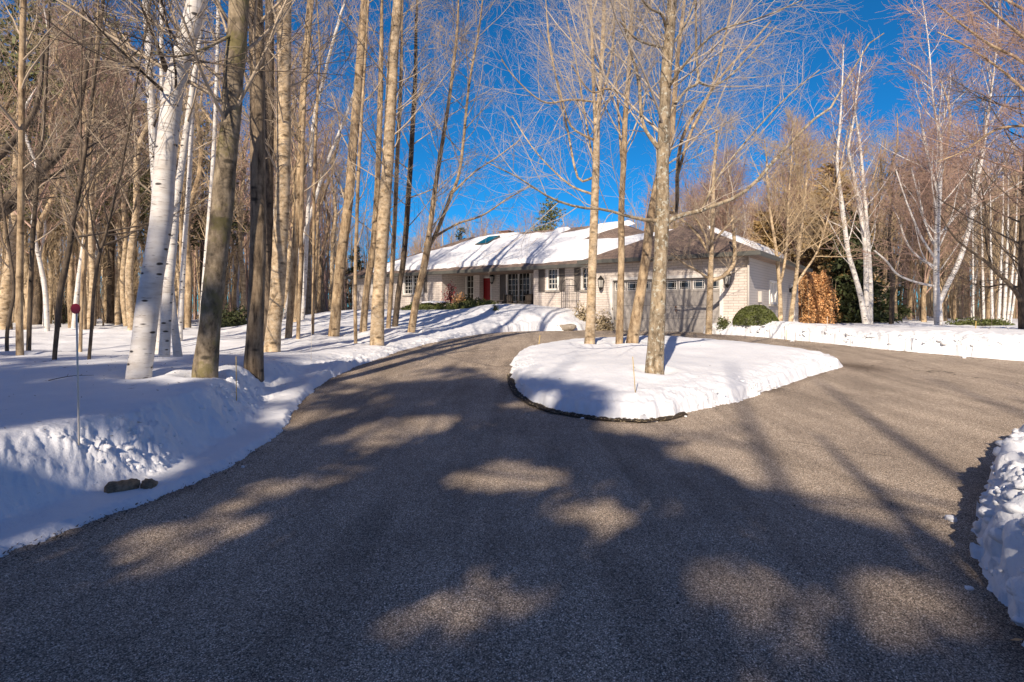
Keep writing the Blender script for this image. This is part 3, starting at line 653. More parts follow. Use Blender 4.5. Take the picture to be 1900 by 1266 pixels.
NT("birch_tree", (1742,609), [(1742,609,15),(1740,575,14),(1738,540,11),(1737,498,11),(1739,430,10),(1742,360,10),(1744,310,8),(1745,265,6),(1736,215,4),(1730,170,3)], 15, M['birch'], M['twig_red'],
    "broad white birch forking low before the right-hand woods", D=26, seed=41, sides=14, K=44, n1=34, L1=2.9, t1=(.3,.97), ang1=(28,48), up1=.45, **B,
    stems=[[(1742,565,9),(1755,535,9,.1),(1781,481,9,.3),(1800,415,8,.4),(1809,360,8,.5),(1822,290,7,.6),(1826,265,6,.7),(1837,188,4,.9)]],
    limbs=[[(1734,531,5),(1700,524,4.5,-.2),(1665,509,4,-.4),(1645,485,3.5,-.6),(1622,465,3,-.8)], [(1733,494,5),(1705,478,4.5,.2),(1682,450,4,.3),(1668,409,3,.4),(1655,380,2,.5)],
           [(1734,478,5),(1712,445,4.5,-.2),(1700,420,4,-.3),(1680,370,3,-.5),(1662,315,2.5,-.7)], [(1737,460,4.5),(1722,430,4,.3),(1706,370,3.5,.4),(1690,310,3,.5)],
           [(1740,440,5),(1765,410,4.5,.2),(1795,375,3.5,.4),(1820,350,2.5,.5)], [(1742,350,4.5),(1725,310,4,0),(1715,260,3,.1),(1705,200,2,.2)]])
NT("dark_tree", (1654,600), [(1654,600,9),(1655,560,9),(1656,530,8),(1652,480,7),(1650,430,5),(1655,380,4)], 8, M['bark_dark'], M['twig_dark'],
    "small dark-trunked tree between the birch pair and the broad birch", D=30, seed=42, sides=8, n1=22, L1=2.0, t1=(.25,.97), rmin=.008, ang1=(35,60))
NT("dark_tree", (1899,617), [(1899,617,16),(1897,560,15),(1897,500,14),(1899,420,13),(1903,340,11),(1906,250,9),(1905,150,7)], 12, M['bark_dark'], M['twig_dark'],
    "dark tree at the right edge with low arching limbs", D=19, seed=43, rr=.7, sides=12, K=40, n1=34, L1=3.2, t1=(.28,.97), n3=7, rmin=.006, ang1=(45,75), up1=.6,
    limbs=[[(1895,560,9),(1880,535,8,-.2),(1852,508,7,-.4),(1831,487,6,-.6),(1800,465,4.5,-.8),(1770,440,3,-1.1),(1745,400,2,-1.3)], [(1895,535,5),(1860,528,4,.2),(1830,533,3,.4),(1800,525,2,.6)],
           [(1840,495,4,-.5),(1830,450,3.5,-.4),(1830,400,3,-.3),(1820,340,2,-.2)]])
NT("overhanging_tree", (2090,640), [(2090,640,34),(2085,500,30),(2078,350,27),(2070,200,24),(2060,60,20)], 14, M['bark'], M['twig_red'],
    "tree standing out of view whose reddish twigs hang in at the top right", D=14.5, seed=44, rr=.7, sides=10, K=30, n1=34, L1=3.4, t1=(.35,.97), n3=7, n4=3, rmin=.0045, ang1=(50,80), up1=.3,
    limbs=[[(2075,330,14),(2010,240,10,-.4),(1950,160,8,-.8),(1890,110,6,-1),(1840,85,5,-1.2),(1790,50,4,-1.4),(1740,10,3,-1.6)], [(2065,180,12),(1990,90,8,.4),(1920,30,6,.8),(1850,-10,4,1.2),(1790,-60,3,1.5)],
           [(2078,380,12),(2010,300,8,.5),(1940,210,6,1),(1870,140,5,1.4),(1800,90,3.5,1.8),(1740,60,2.5,2.1)], [(2075,280,12),(2000,250,8,.2),(1920,235,6,.3),(1850,240,4.5,.4),(1790,280,3,.5),(1740,300,2,.6)],
           [(2070,230,10),(1990,160,7,-.9),(1910,80,5.5,-1.6),(1840,20,4,-2.2),(1790,-30,3,-2.6)]])
for i, (x0, xt, sc) in enumerate([(1842,1838,5), (1852,1860,6), (1862,1870,6), (1868,1885,5), (1874,1895,4), (1826,1822,5), (1806,1805,4)]):
    NT("birch_sapling", (x0,606), [(x0,606,sc),((x0*2+xt)/3,560,sc),((x0+2*xt)/3,500,sc*.8),(xt,430,sc*.6)], 9, M['birch'], M['twig_tan'],
       ["middle-left slim stem of the birch clump by the right edge", "straight slim stem at the heart of the birch clump by the right edge", "slightly tilted slim stem in the birch clump by the right edge",
        "right-leaning slim stem in the birch clump by the right edge", "thinnest hard-leaning stem of the birch clump by the right edge", "slim birch standing alone just left of the right-edge clump", "faint slim birch farther left of the right-edge clump"][i],
       D=33+i*.4, group="slim birches at the right edge", seed=60+i, sides=6, K=14, n1=12, n2=5, n3=4, L1=1.2, t1=(.45,.97), rmin=.008)

# ---- kinds for the woods, copied in loops
def proto(name, H, r, bark, twig, seed, lean=.0, n1=20, L1=2.4, t1=(.3,.97), ang1=(25,50), rmin=.007, cat="tree", n2=6, n3=4, fork=False, limb_mat=0, up1=.6):
    rng = np.random.default_rng(seed); pts = []
    for i in range(7):
        f = i/6; pts.append([lean*H*f + rng.normal()*.06*H*.1*i, rng.normal()*.05*H*.1*i, -.2+f*H, r*(1-.85*f)+.01])
    paths = [pts]
    if fork:
        b = pts[2]; paths.append([[b[0]+(j/4)*H*.12, b[1]+rng.normal()*.1, b[2]+(H*.92-b[2])*j/4, b[3]*.8*(1-.8*j/4)+.008] for j in range(5)])
    o = make_tree(name, (0,0,0), paths, bark, twig, "x", cat, sides=8, K=18, n1=n1, L1=L1, t1=t1, ang1=ang1, rmin=rmin, seed=seed, n2=n2, n3=n3, limb_mat=limb_mat, up1=up1)
    return o
P_bare = [proto("woodland_tree", 13, .13, M['bark'], M['twig_tan'], 101, n1=17), proto("woodland_tree", 15, .16, M['bark_smooth'], M['twig'], 102, .02, n1=18, L1=2.8),
          proto("woodland_tree", 12, .11, M['bark'], M['twig_tan'], 103, -.04, n1=16, fork=True), proto("woodland_tree", 14, .15, M['bark'], M['twig_red'], 104, .05, n1=18),
          proto("woodland_tree", 11, .08, M['bark'], M['twig_tan'], 105, .06, n1=15, L1=2.0), proto("woodland_tree", 14, .14, M['bark_smooth'], M['twig_red'], 106, .0, n1=18, L1=3.0, fork=True)]
P_birch = [proto("woodland_birch", 13, .09, M['birch'], M['twig_red'], 111, .04, n1=22, limb_mat=1, fork=True), proto("woodland_birch", 12, .08, M['birch'], M['twig_red'], 112, -.05, n1=20)]
P_round = [proto("round_tree", 11, .14, M['bark'], M['twig_red'], 121, 0, n1=34, L1=3.3, t1=(.16,.97), ang1=(18,42), fork=True, n2=8, n3=6), proto("round_tree", 10, .12, M['bark_dark'], M['twig_tan'], 122, 0, n1=34, L1=3.0, t1=(.16,.97), ang1=(18,45), n2=8, n3=6)]
P_sap = [proto("sapling", 6, .035, M['bark'], M['twig_tan'], 131, .05, n1=18, L1=1.2, t1=(.2,.97), rmin=.007, cat="sapling", n2=5, n3=4), proto("sapling", 5, .03, M['bark_dark'], M['twig_tan'], 132, -.08, n1=18, L1=1.1, t1=(.2,.97), rmin=.007, cat="sapling", n2=5, n3=4)]

def conifer(name, H, Rb, mat_n, seed, cat="evergreen", z0=.12, dens=1.0, loose=0.0, needle=.26):
    rng = np.random.default_rng(seed); root = empty(name, (0,0,0), "x", cat)
    P = np.array([[0,0,-.3],[.05,0,H*.5],[0,.03,H]]); R = np.array([H*.012, H*.007, .02])
    sp, sr = spline(np.c_[P, R], 12); V, Q = trunk_mesh(sp, sr, 8, rng)
    link("trunk", mesh_np("trunk", V, Q, mats=[M['bark_dark']]), root)
    n = int(90*dens); f = np.sort(rng.random(n)); f = z0 + (1-z0)*f*.99
    az = rng.random(n)*2*np.pi; L = Rb*(1-(f-z0)/(1-z0))**.8*(.6+.55*rng.random(n)) + .25
    k = 7; s = np.linspace(0, 1, k)[None, :]
    X = np.cos(az)[:, None]*L[:, None]*s; Y = np.sin(az)[:, None]*L[:, None]*s
    Z = f[:, None]*H - .28*L[:, None]*s + .22*L[:, None]*s**2.2
    bp = np.stack([X, Y, Z], -1); br = np.maximum(.006, (.018*L)[:, None]*(1-.8*s))
    bv, bq = tubes(bp, br, 3)
    # needle sprays
    cnt = (L*34*dens).astype(int)+6; bi = np.repeat(np.arange(n), cnt); t = .2+.8*rng.random(len(bi))**.8
    ff = t*(k-1); i0 = np.minimum(ff.astype(int), k-2); fr = (ff-i0)[:, None]
    c = bp[bi, i0]*(1-fr)+bp[bi, i0+1]*fr + rng.normal(size=(len(bi), 3))*np.array([.22, .22, .09])*(1+loose)
    d = nrm(np.stack([np.cos(az[bi]), np.sin(az[bi]), np.zeros(len(bi))], 1) + rng.normal(size=(len(bi), 3))*.7)
    sd_ = nrm(np.cross(d, rng.normal(size=d.shape))); l = needle*(.6+.8*rng.random(len(bi)))[:, None]
    v = np.stack([c, c+d*l+sd_*l*.22, c+d*l*1.15-sd_*l*.22, c+d*l*.3-sd_*l*.25], 1).reshape(-1, 3)
    q = np.arange(len(v)).reshape(-1, 4)
    V2 = np.concatenate([bv, v]); Q2 = np.concatenate([bq, q+len(bv)]); mi = np.concatenate([np.full(len(bq), 1), np.zeros(len(q), int)])
    link("crown", mesh_np("crown", V2, Q2, mats=[mat_n, M['bark_dark']], mi=mi, smooth=False), root)
    return root
P_con = [conifer("spruce_tree", 12, 2.6, M['needle_dark'], 141), conifer("pine_tree", 15, 3.2, M['needle_pale'], 142, z0=.35, dens=.75, loose=1.4, needle=.30), conifer("cedar_tree", 9, 1.9, M['needle_brown'], 143, z0=.05, dens=1.3),
         conifer("cedar_tree", 7, 1.7, M['needle'], 144, z0=.03, dens=1.3)]
protos_used = set()
def place(p, x, y, label, group, s=1.0, rz=0.0, tilt=0.0, z=None, name=None):
    if p.name in protos_used:
        o = p.copy(); C.objects.link(o)
        for ch in p.children:
            c = ch.copy(); C.objects.link(c); c.parent = o
    else: o = p; protos_used.add(p.name)
    zz = ground_at(x, y) if z is None else z
    o.location = (x, y, zz-.05); o.rotation_euler = (tilt, tilt*.6, rz); o.scale = (s, s, s)
    o["label"] = label
    if group: o["group"] = group
    elif "group" in o: del o["group"]
    return o

rs = random.Random(5)
placed = []
def house_local(x, y):
    ex = (.8121, -.5835); ey = (.5835, .8121); dx, dy = x-4.365, y-25.5
    return dx*ex[0]+dy*ex[1], dx*ey[0]+dy*ey[1]
def scatter(n, xr, yr, protos, label, group, mind=1.1, smin=.8, smax=1.15, ok=None):
    c = 0; tries = 0
    while c < n and tries < n*60:
        tries += 1; y = yr[0] + (yr[1]-yr[0])*rs.random(); k = xr(y); x = k[0] + (k[1]-k[0])*rs.random()
        lx, ly = house_local(x, y)
        if -21 < lx < 8.5 and -2.5 < ly < 14: continue
        if ok and not ok(x, y): continue
        if any((x-a)**2+(y-b)**2 < mind**2 for a, b in placed): continue
        placed.append((x, y)); place(rs.choice(protos), x, y, label, group, smin+(smax-smin)*rs.random(), rs.random()*6.28, (rs.random()-.5)*.12); c += 1
K1 = lambda a, b: (lambda y: ((a-CX)/F*y, (b-CX)/F*y))
scatter(66, K1(-120, 560), (22, 36), P_bare + P_bare[:2] + [P_birch[1]], "bare tan tree in the sunlit woods beyond the left snowfield", "bare trees of the left woods", 1.3)
scatter(16, K1(540, 700), (27, 40), P_bare, "bare tree in the narrow wood strip beside the far left end of the house", "bare trees beside the left end of the house", 1.2, ok=lambda x, y: house_local(x, y)[0] < -20)
scatter(46, K1(-150, 640), (36, 52), P_bare + P_birch[:1], "bare tree deep in the woods on the left", "bare trees deep in the left woods", 1.6, .9, 1.2, ok=lambda x, y: house_local(x, y)[0] < -20)
scatter(26, K1(-60, 640), (16, 34), P_sap, "small leafless sapling between the trunks on the left snowfield", "saplings on the left snowfield", 1.0, ok=lambda x, y: house_local(x, y)[0] < -20)
scatter(14, K1(820, 1120), (50, 60), P_bare, "bare tree top showing over the snowy main roof", "bare trees behind the main roof", 2.0, .55, .68)
scatter(16, K1(1240, 1520), (42, 56), P_round+P_birch, "bare twiggy tree rising behind the garage roof", "bare trees behind the garage", 1.8, .85, 1.1)
scatter(24, K1(1500, 1960), (34, 50), P_round+P_bare[:2], "bare twiggy tree in the woods beyond the right-hand birches", "bare trees of the right woods", 1.8, .85, 1.15)
scatter(16, K1(1500, 1960), (38, 52), P_bare+P_birch, "slim bare tree among the rounder ones of the right woods", "slim trees of the right woods", 1.4, .8, 1.05)
for (xp, D, s, i, lab) in [(70,30,1.15,1,"tall pine with green tufts behind the far left trunks"), (150,34,1.2,1,"pine crown behind the dark bent stem on the left"), (205,31,1.1,1,"pine with ragged green crown left of the biggest birch"),
                           (-10,33,1.1,1,"pine at the very left edge of the woods"), (375,38,.95,1,"pine tuft showing between birch and mossy trunk"), (1022,46,.60,1,"green pine top above the main roof ridge, left of a pair"),
                           (1066,48,.70,3,"green conifer top above the main roof, right of a pair"), (857,52,.62,0,"small green conifer tip above the left roof slope"), (1420,42,.9,2,"bronze cedar close behind the garage roof"),
                           (1455,42,.95,2,"bronze cedar at the right end of the garage roof"), (1580,35,1.0,3,"dark spruce behind the white birch pair"),
                           (1545,37,1.15,2,"tall brown-green cedar left of the white birch pair"), (1640,44,.9,3,"green cedar deep behind the birch pair"), (1590,46,1.0,2,"farther tall cedar behind the birch pair"), (660,60,.62,0,"conifer glimpsed low behind the tall main trunk")]:
    place(P_con[i], (xp-CX)/F*D, D, lab, None, s, rs.random()*6)

# far woods: one mass
def far_woods():
    rng = np.random.default_rng(77); parts = []
    n = 900
    for g in range(n):
        band = rng.random()
        D = 50 + 30*rng.random(); xp = -250 + 2400*rng.random(); x = (xp-CX)/F*D
        H = (10 + 4.5*rng.random()); 
        if 650 < xp < 1180: D = 62+18*rng.random(); x = (xp-CX)/F*D; H = 6.5+4.5*rng.random()
        elif 1180 <= xp < 1500: H = 9.5+4*rng.random()
        elif xp < 650: H = 11+5*rng.random()
        z = ground_z_far(x, D)
        b = np.array([x, D, z]); lean = rng.normal(size=2)*.05*H
        P = np.array([b, b+[lean[0]*.5, lean[1]*.5, H*.5], b+[lean[0], lean[1], H]])
        sp, sr = spline(np.c_[P, np.array([.13, .08, .02])*(.6+.7*rng.random())], 8)
        c1, r1 = grow(sp[None], sr[None], 16, .15, .98, lambda t: 2.6*(1.15-.7*t), (20, 50), .6, 5, .012, .014, rng, .2)
        c2, r2 = grow(c1, r1, 5, .2, .98, lambda t: 1.2*(1.1-.5*t), (25, 55), .3, 4, .01, .012, rng, .2)
        c3, r3 = grow(c2, r2, 3, .2, .98, lambda t: .65*(1.1-.5*t), (25, 60), .2, 3, .008, .006, rng, .2)
        m = int(rng.random() < .35)
        parts += [(*tubes(sp[None], sr[None], 5), m), (*tubes(c1, r1, 3), m), (*tubes(c2, r2, 3), m), (*tubes(c3, r3, 3), m)]
    m_ = 5200; D = 48+34*rng.random(m_); xp = -300+2500*rng.random(m_); X = (xp-CX)/F*D; Z = np.full(m_, ground_at(-30, 60)-.2)
    hgt = 1.5+5*rng.random(m_)**1.5; tilt = rng.normal(size=(m_, 2))*.12
    Pt = np.stack([np.stack([X+tilt[:, 0]*hgt*f, D+tilt[:, 1]*hgt*f, Z+hgt*f], 1) for f in (0, .35, .7, 1)], 1)
    Rt = np.outer(.012+.03*rng.random(m_), [1, .75, .5, .25]); c1, r1 = grow(Pt, Rt, 5, .2, .95, lambda t: 1.0*(1.2-.6*t), (25, 55), .5, 3, .01, .010, rng, .2)
    parts += [(*tubes(Pt, Rt, 3), 0), (*tubes(c1, r1, 3), 0)]
    V, Q, mi = merge(parts)
    tag(link("far_woods", mesh_np("far_woods", V, Q, mats=[M['twig_tan'], M['twig_red']], mi=mi)), "tan haze of bare far-off woodland closing the view behind everything", "woodland", kind="stuff")
def ground_z_far(x, y): return ground_at(x, y)-.1
far_woods()

# ---- evergreens behind the camera: their crowns throw the broken shade on the drive
LIT = [(400,1000,190,38), (905,880,95,20), (1000,890,60,16), (850,1130,110,38), (1390,1090,70,30), (1690,1105,90,30), (1650,905,95,34), (1560,950,60,26), (700,815,80,14), (790,782,120,12),
       (1370,850,120,24), (1230,790,120,16), (1480,900,60,16), (30,715,60,16), (260,880,90,34), (560,770,60,12), (450,735,60,14), (120,985,30,10), (640,880,50,14), (520,1000,60,20), (1120,960,50,16), (1540,1120,50,20), (230,1100,50,16),
       (980,745,60,8), (1760,1010,40,40), (480,910,50,16), (340,690,80,10)]
def in_lit(X, Y, rng):
    """which ground points the sun reaches: soft round patches, a mottle, and the outer limit of the shade"""
    lit = np.zeros(X.shape)
    for cx, cy, rx, ry in LIT:
        D = (CH-.04)*F/(cy-HY); D = (CH-float(a_h(0, D)))*F/(cy-HY); xc = (cx-CX)/F*D
        e = ((X-xc)/(rx*D/F*1.0+.24))**2 + ((Y-D)/(ry*D*D/(F*CH)*1.0+.38))**2
        lit = np.maximum(lit, np.clip((1.75-e-.5*noise2(X*1.7+cx, Y*2.2, 93))/1.1, 0, 1))
    lit = np.maximum(lit, 0.85*np.clip((noise2(X*.7, Y*.9, 91)+.55*noise2(X*1.9, Y*1.9, 92)+.02)/.55, 0, 1))
    Yc = np.maximum(Y, .6); z = a_h(X, Yc); u = CX + F*X/Yc; v = HY + F*(CH-z)/Yc
    bx = np.array([-400, 0, 240, 420, 560, 700, 840, 960, 1100, 1240, 1400, 1500, 1600, 1700, 1800, 2300])
    by = np.array([668, 668, 680, 694, 705, 700, 702, 730, 790, 845, 905, 950, 1000, 1045, 1070, 1090])
    lim = np.interp(u, bx, by) + 30*noise2(X*.8, Y*.7, 5)
    return np.maximum(lit, np.clip((lim+12-v)/50., 0, 1))
def shade_pine(x, y, H, seed, label, Rb=4.6, z0=.30):
    rng = np.random.default_rng(seed); zb = ground_z_far(x, y)
    root = empty("shade_pine", (x, y, zb), label, "evergreen", "pines behind the camera")
    sp, sr = spline(np.array([[0,0,-.3,.26],[.1,0,H*.5,.18],[0,.1,H,.03]]), 14); V, Q = trunk_mesh(sp, sr, 10, rng)
    link("trunk", mesh_np("trunk", V, Q, mats=[M['bark_rough']]), root)
    n = 120; f = z0 + (1-z0)*rng.random(n); az = rng.random(n)*2*np.pi; L = Rb*np.sqrt(np.maximum(.06, 1-((f-.55)/.5)**2))*(.5+.6*rng.random(n))
    k = 7; s = np.linspace(0, 1, k)[None, :]
    bp = np.stack([np.cos(az)[:, None]*L[:, None]*s, np.sin(az)[:, None]*L[:, None]*s, f[:, None]*H+.15*L[:, None]*s**2], -1)
    cnt = (L*92).astype(int); bi = np.repeat(np.arange(n), cnt); t = .15+.85*rng.random(len(bi))
    ff = t*(k-1); i0 = np.minimum(ff.astype(int), k-2); fr = (ff-i0)[:, None]
    c = bp[bi, i0]*(1-fr)+bp[bi, i0+1]*fr + rng.normal(size=(len(bi), 3))*np.array([.45, .45, .3])
    W = c + np.array([x, y, zb]); tt = W[:, 2]/S[2]; gx = W[:, 0]-S[0]*tt; gy = W[:, 1]-S[1]*tt
    keep = rng.random(len(gx)) > in_lit(gx, gy, rng)*1.05
    c = c[keep]; bi = bi[keep]
    tipW = bp[:, -1] + np.array([x, y, zb]); tt = tipW[:, 2]/S[2]; kb = in_lit(tipW[:, 0]-S[0]*tt, tipW[:, 1]-S[1]*tt, rng) < .5
    bv, bq = tubes(bp[kb], np.maximum(.01, (.016*L[kb])[:, None]*(1-.8*s)), 4)
    d = nrm(rng.normal(size=c.shape)); sd_ = nrm(np.cross(d, rng.normal(size=d.shape))); l = .23*(.6+.8*rng.random(len(c)))[:, None]
    v = np.stack([c, c+d*l+sd_*l*.3, c+d*l*1.15-sd_*l*.3, c+d*l*.2-sd_*l*.35], 1).reshape(-1, 3); q = np.arange(len(v)).reshape(-1, 4)
    V2 = np.concatenate([bv, v]); Q2 = np.concatenate([bq, q+len(bv)]); mi = np.concatenate([np.full(len(bq), 1), np.zeros(len(q), int)])
    link("crown", mesh_np("crown", V2, Q2, mats=[M['needle'], M['bark_rough']], mi=mi, smooth=False), root)
for i, (x, y, H) in enumerate([(-21,-20,20), (-16,-24,22), (-15,-17,18), (-10.5,-20,20), (-6.5,-23,22), (-8,-15.5,17), (-3.5,-19,19), (-1.5,-24,22), (-11,-27,25), (-4,-28,25), (-19,-28,25), (.5,-16,16), (-13,-13,14), (-7,-12,13), (-2.5,-13,13),
                             (-24,-15,20), (-20,-12,16), (-5.5,-8.5,10)]):
    shade_pine(x, y, H, 200+i, ["dense pine standing behind the camera, shading the drive"][0])

# ---------------------------------------------------------------- the house
OX, OY = 4.365, 25.5; EX = (.8121, -.5835); EY = (.5835, .8121)
def hx(px_, yl):
    """place along the house front that shows at this photo column, for a wall yl behind the garage front"""
    k = (px_-CX)/F
    return (k*(OY+yl*EY[1]) - (OX+yl*EY[0])) / (EX[0]-k*EX[1])
def hz(py_, x, yl): return CH + (HY-py_)/F*(OY + x*EX[1] + yl*EY[1])

def mat_brick():
    m, n, b = new_mat("painted_brick"); tc = n.nodes.new("ShaderNodeTexCoord"); sx = n.nodes.new("ShaderNodeSeparateXYZ"); n.links.new(tc.outputs["Object"], sx.inputs[0])
    ad = n.nodes.new("ShaderNodeMath"); ad.operation = 'ADD'; n.links.new(sx.outputs[0], ad.inputs[0]); n.links.new(sx.outputs[1], ad.inputs[1])
    cb = n.nodes.new("ShaderNodeCombineXYZ"); n.links.new(ad.outputs[0], cb.inputs[0]); n.links.new(sx.outputs[2], cb.inputs[1])
    br = n.nodes.new("ShaderNodeTexBrick"); br.inputs["Scale"].default_value = 1; br.inputs["Brick Width"].default_value = .40; br.inputs["Row Height"].default_value = .105
    br.inputs["Mortar Size"].default_value = .010; br.inputs["Mortar Smooth"].default_value = .3
    br.inputs["Color1"].default_value = (.68,.62,.565,1); br.inputs["Color2"].default_value = (.60,.54,.49,1); br.inputs["Mortar"].default_value = (.36,.31,.27,1)
    n.links.new(cb.outputs[0], br.inputs["Vector"])
    v = ramp(n, ntex(n, tc.outputs["Object"], .9, 5), [(.3, (.88,.87,.86)), (.7, (1.06,1.05,1.04))])
    c = mixc(n, 1.0, br.outputs["Color"], v, 'MULTIPLY')
    n.links.new(c, b.inputs["Base Color"]); b.inputs["Roughness"].default_value = .85; bump(n, b, br.outputs["Fac"], -.5, .01); return m
def mat_shingle():
    m, n, b = new_mat("brown_shingle"); tc = n.nodes.new("ShaderNodeTexCoord")
    br = n.nodes.new("ShaderNodeTexBrick"); br.inputs["Scale"].default_value = 1; br.inputs["Brick Width"].default_value = .33; br.inputs["Row Height"].default_value = .15
    br.inputs["Mortar Size"].default_value = .010; br.inputs["Color1"].default_value = (.26,.19,.15,1); br.inputs["Color2"].default_value = (.17,.125,.10,1); br.inputs["Mortar"].default_value = (.08,.06,.05,1)
    sx = n.nodes.new("ShaderNodeSeparateXYZ"); n.links.new(tc.outputs["Object"], sx.inputs[0])
    cb = n.nodes.new("ShaderNodeCombineXYZ"); n.links.new(sx.outputs[0], cb.inputs[0])
    zz = n.nodes.new("ShaderNodeMath"); zz.operation = 'MULTIPLY'; zz.inputs[1].default_value = 2.2; n.links.new(sx.outputs[2], zz.inputs[0]); n.links.new(zz.outputs[0], cb.inputs[1])
    n.links.new(cb.outputs[0], br.inputs["Vector"])
    f = ramp(n, ntex(n, tc.outputs["Object"], 1.3, 5), [(.3, (.78,.78,.78)), (.7, (1.25,1.2,1.15))])
    n.links.new(mixc(n, 1.0, br.outputs["Color"], f, 'MULTIPLY'), b.inputs["Base Color"]); b.inputs["Roughness"].default_value = .9; return m
def mat_siding(name, c1, c2, pitch, axis=2):
    m, n, b = new_mat(name); tc = n.nodes.new("ShaderNodeTexCoord"); sx = n.nodes.new("ShaderNodeSeparateXYZ"); n.links.new(tc.outputs["Object"], sx.inputs[0])
    mm = n.nodes.new("ShaderNodeMath"); mm.operation = 'MULTIPLY'; mm.inputs[1].default_value = 1/pitch; n.links.new(sx.outputs[axis], mm.inputs[0])
    fr = n.nodes.new("ShaderNodeMath"); fr.operation = 'FRACT'; n.links.new(mm.outputs[0], fr.inputs[0])
    n.links.new(ramp(n, fr.outputs[0], [(0, c2), (.10, c2), (.16, c1), (1, c1)]), b.inputs["Base Color"]); b.inputs["Roughness"].default_value = .6; bump(n, b, fr.outputs[0], .4, .012); return m
def mat_glass():
    m, n, b = new_mat("window_glass"); b.inputs["Base Color"].default_value = (.012,.014,.014,1); b.inputs["Roughness"].default_value = .06; b.inputs["Specular IOR Level"].default_value = .8
    return m
M['brick'] = mat_brick(); M['shingle'] = mat_shingle(); M['glass'] = mat_glass()
M['siding'] = mat_siding("side_siding", (.46,.42,.39), (.30,.27,.25), .11)
M['gdoor'] = plain("garage_door_paint", (.37,.34,.31), .55, .05)
M['white'] = plain("white_trim", (.78,.75,.69), .5, .04); M['gutter'] = plain("gutter_metal", (.085,.085,.075), .5, .1); M['soffit'] = plain("soffit_paint", (.50,.46,.41), .7, .05)
M['shutter'] = plain("shutter_paint", (.125,.11,.10), .6, .08); M['red'] = plain("red_door_paint", (.30,.012,.012), .4, .06); M['iron'] = plain("black_iron", (.02,.018,.016), .5, .1)
M['concrete'] = plain("concrete", (.36,.33,.29), .9, .15); M['teal'] = plain("skylight_glass", (.012,.13,.17), .12, .05); M['curtain'] = plain("white_curtain", (.70,.68,.64), .9, .06, 20)
M['lampglass'] = plain("frosted_lamp_glass", (.42,.40,.36), .3, .05); M['rust'] = plain("rusty_metal", (.20,.09,.05), .7, .3)
M['rock'] = plain("brown_rock", (.23,.165,.10), .95, .55, 22); M['wood'] = plain("weathered_wood", (.18,.13,.09), .8, .25); M['stone'] = plain("stone", (.30,.26,.21), .9, .3, 9)

H = empty("brick_house", (OX, OY, 0), "low light-painted brick bungalow with snowy brown roof, red door and double garage", "house", rz=math.atan2(EX[1], EX[0]))
EAVE, FG, FM = 3.83, .755, 1.5
GX0, GX1, GD = -.82, 5.70, 10.8
xP0, xP1 = hx(820, 1.2), hx(990, 1.2)          # porch recess
MX0 = -19.0; WY = 1.2; PY = 3.3
def wall(name, segs, mat): 
    m = MB()
    for s in segs: m.box(*s)
    return m.build(name, mat, H)
def wall_x(m, y0, y1, x0, x1, z0, z1, holes):
    """wall running along x with openings (xa,xb,za,zb)"""
    holes = sorted(holes); x = x0
    for xa, xb, za, zb in holes:
        if xa > x: m.box(x, xa, y0, y1, z0, z1)
        if za > z0: m.box(xa, xb, y0, y1, z0, za)
        if zb < z1: m.box(xa, xb, y0, y1, zb, z1)
        x = xb
    if x1 > x: m.box(x, x1, y0, y1, z0, z1)
DZ1 = FG+2.23
# windows: photo columns / rows of the frame outside, wall plane
def rect(xa, xb, ya, yb, yl):
    x0, x1 = hx(xa, yl), hx(xb, yl); xm = (x0+x1)/2
    return [x0, x1, hz(yb, xm, yl), hz(ya, xm, yl)]
win_main = [rect(749,784,508,547,WY), rect(690,712,509,548,WY), rect(1015,1037,497,539,WY), rect(1079,1101,494,538,WY)]
gm = MB(); wall_x(gm, 0, .25, GX0, GX1, .3, EAVE-.02, [(0, 4.75, .3, DZ1)]); gm.build("wall", M['brick'], H)
gm = MB(); gm.box(GX0, GX0+.25, .25, WY+.3, .3, EAVE-.02); gm.build("wall", M['brick'], H)
sy0, sy1 = 3.8, 5.45                              # side window
dy0, dy1 = 8.75, 9.6                             # side door
gm = MB(); gm.box(GX1-.25, GX1, .25, sy0, .3, EAVE-.02); gm.box(GX1-.25, GX1, sy0, sy1, .3, 1.9); gm.box(GX1-.25, GX1, sy0, sy1, 2.95, EAVE-.02)
gm.box(GX1-.25, GX1, sy1, dy0, .3, EAVE-.02); gm.box(GX1-.25, GX1, dy0, dy1, 2.95, EAVE-.02); gm.box(GX1-.25, GX1, dy1, GD, .3, EAVE-.02)
tag(gm.build("wall", M['siding'], H), "grey side wall seen nearly edge-on")
gm = MB(); gm.box(MX0+.25, GX1-.25, 11.75, 12.0, .3, EAVE-.02); gm.build("wall", M['brick'], H)
gm = MB(); wall_x(gm, WY, WY+.25, MX0, xP0, .3, EAVE-.02, [tuple(w) for w in win_main[:2]]); gm.box(MX0, MX0+.25, WY+.25, 11.75, .3, EAVE-.02); gm.build("wall", M['brick'], H)
gm = MB(); wall_x(gm, WY, WY+.25, xP1, GX0-.003, .3, EAVE-.02, [tuple(w) for w in win_main[2:]]); gm.build("wall", M['brick'], H)
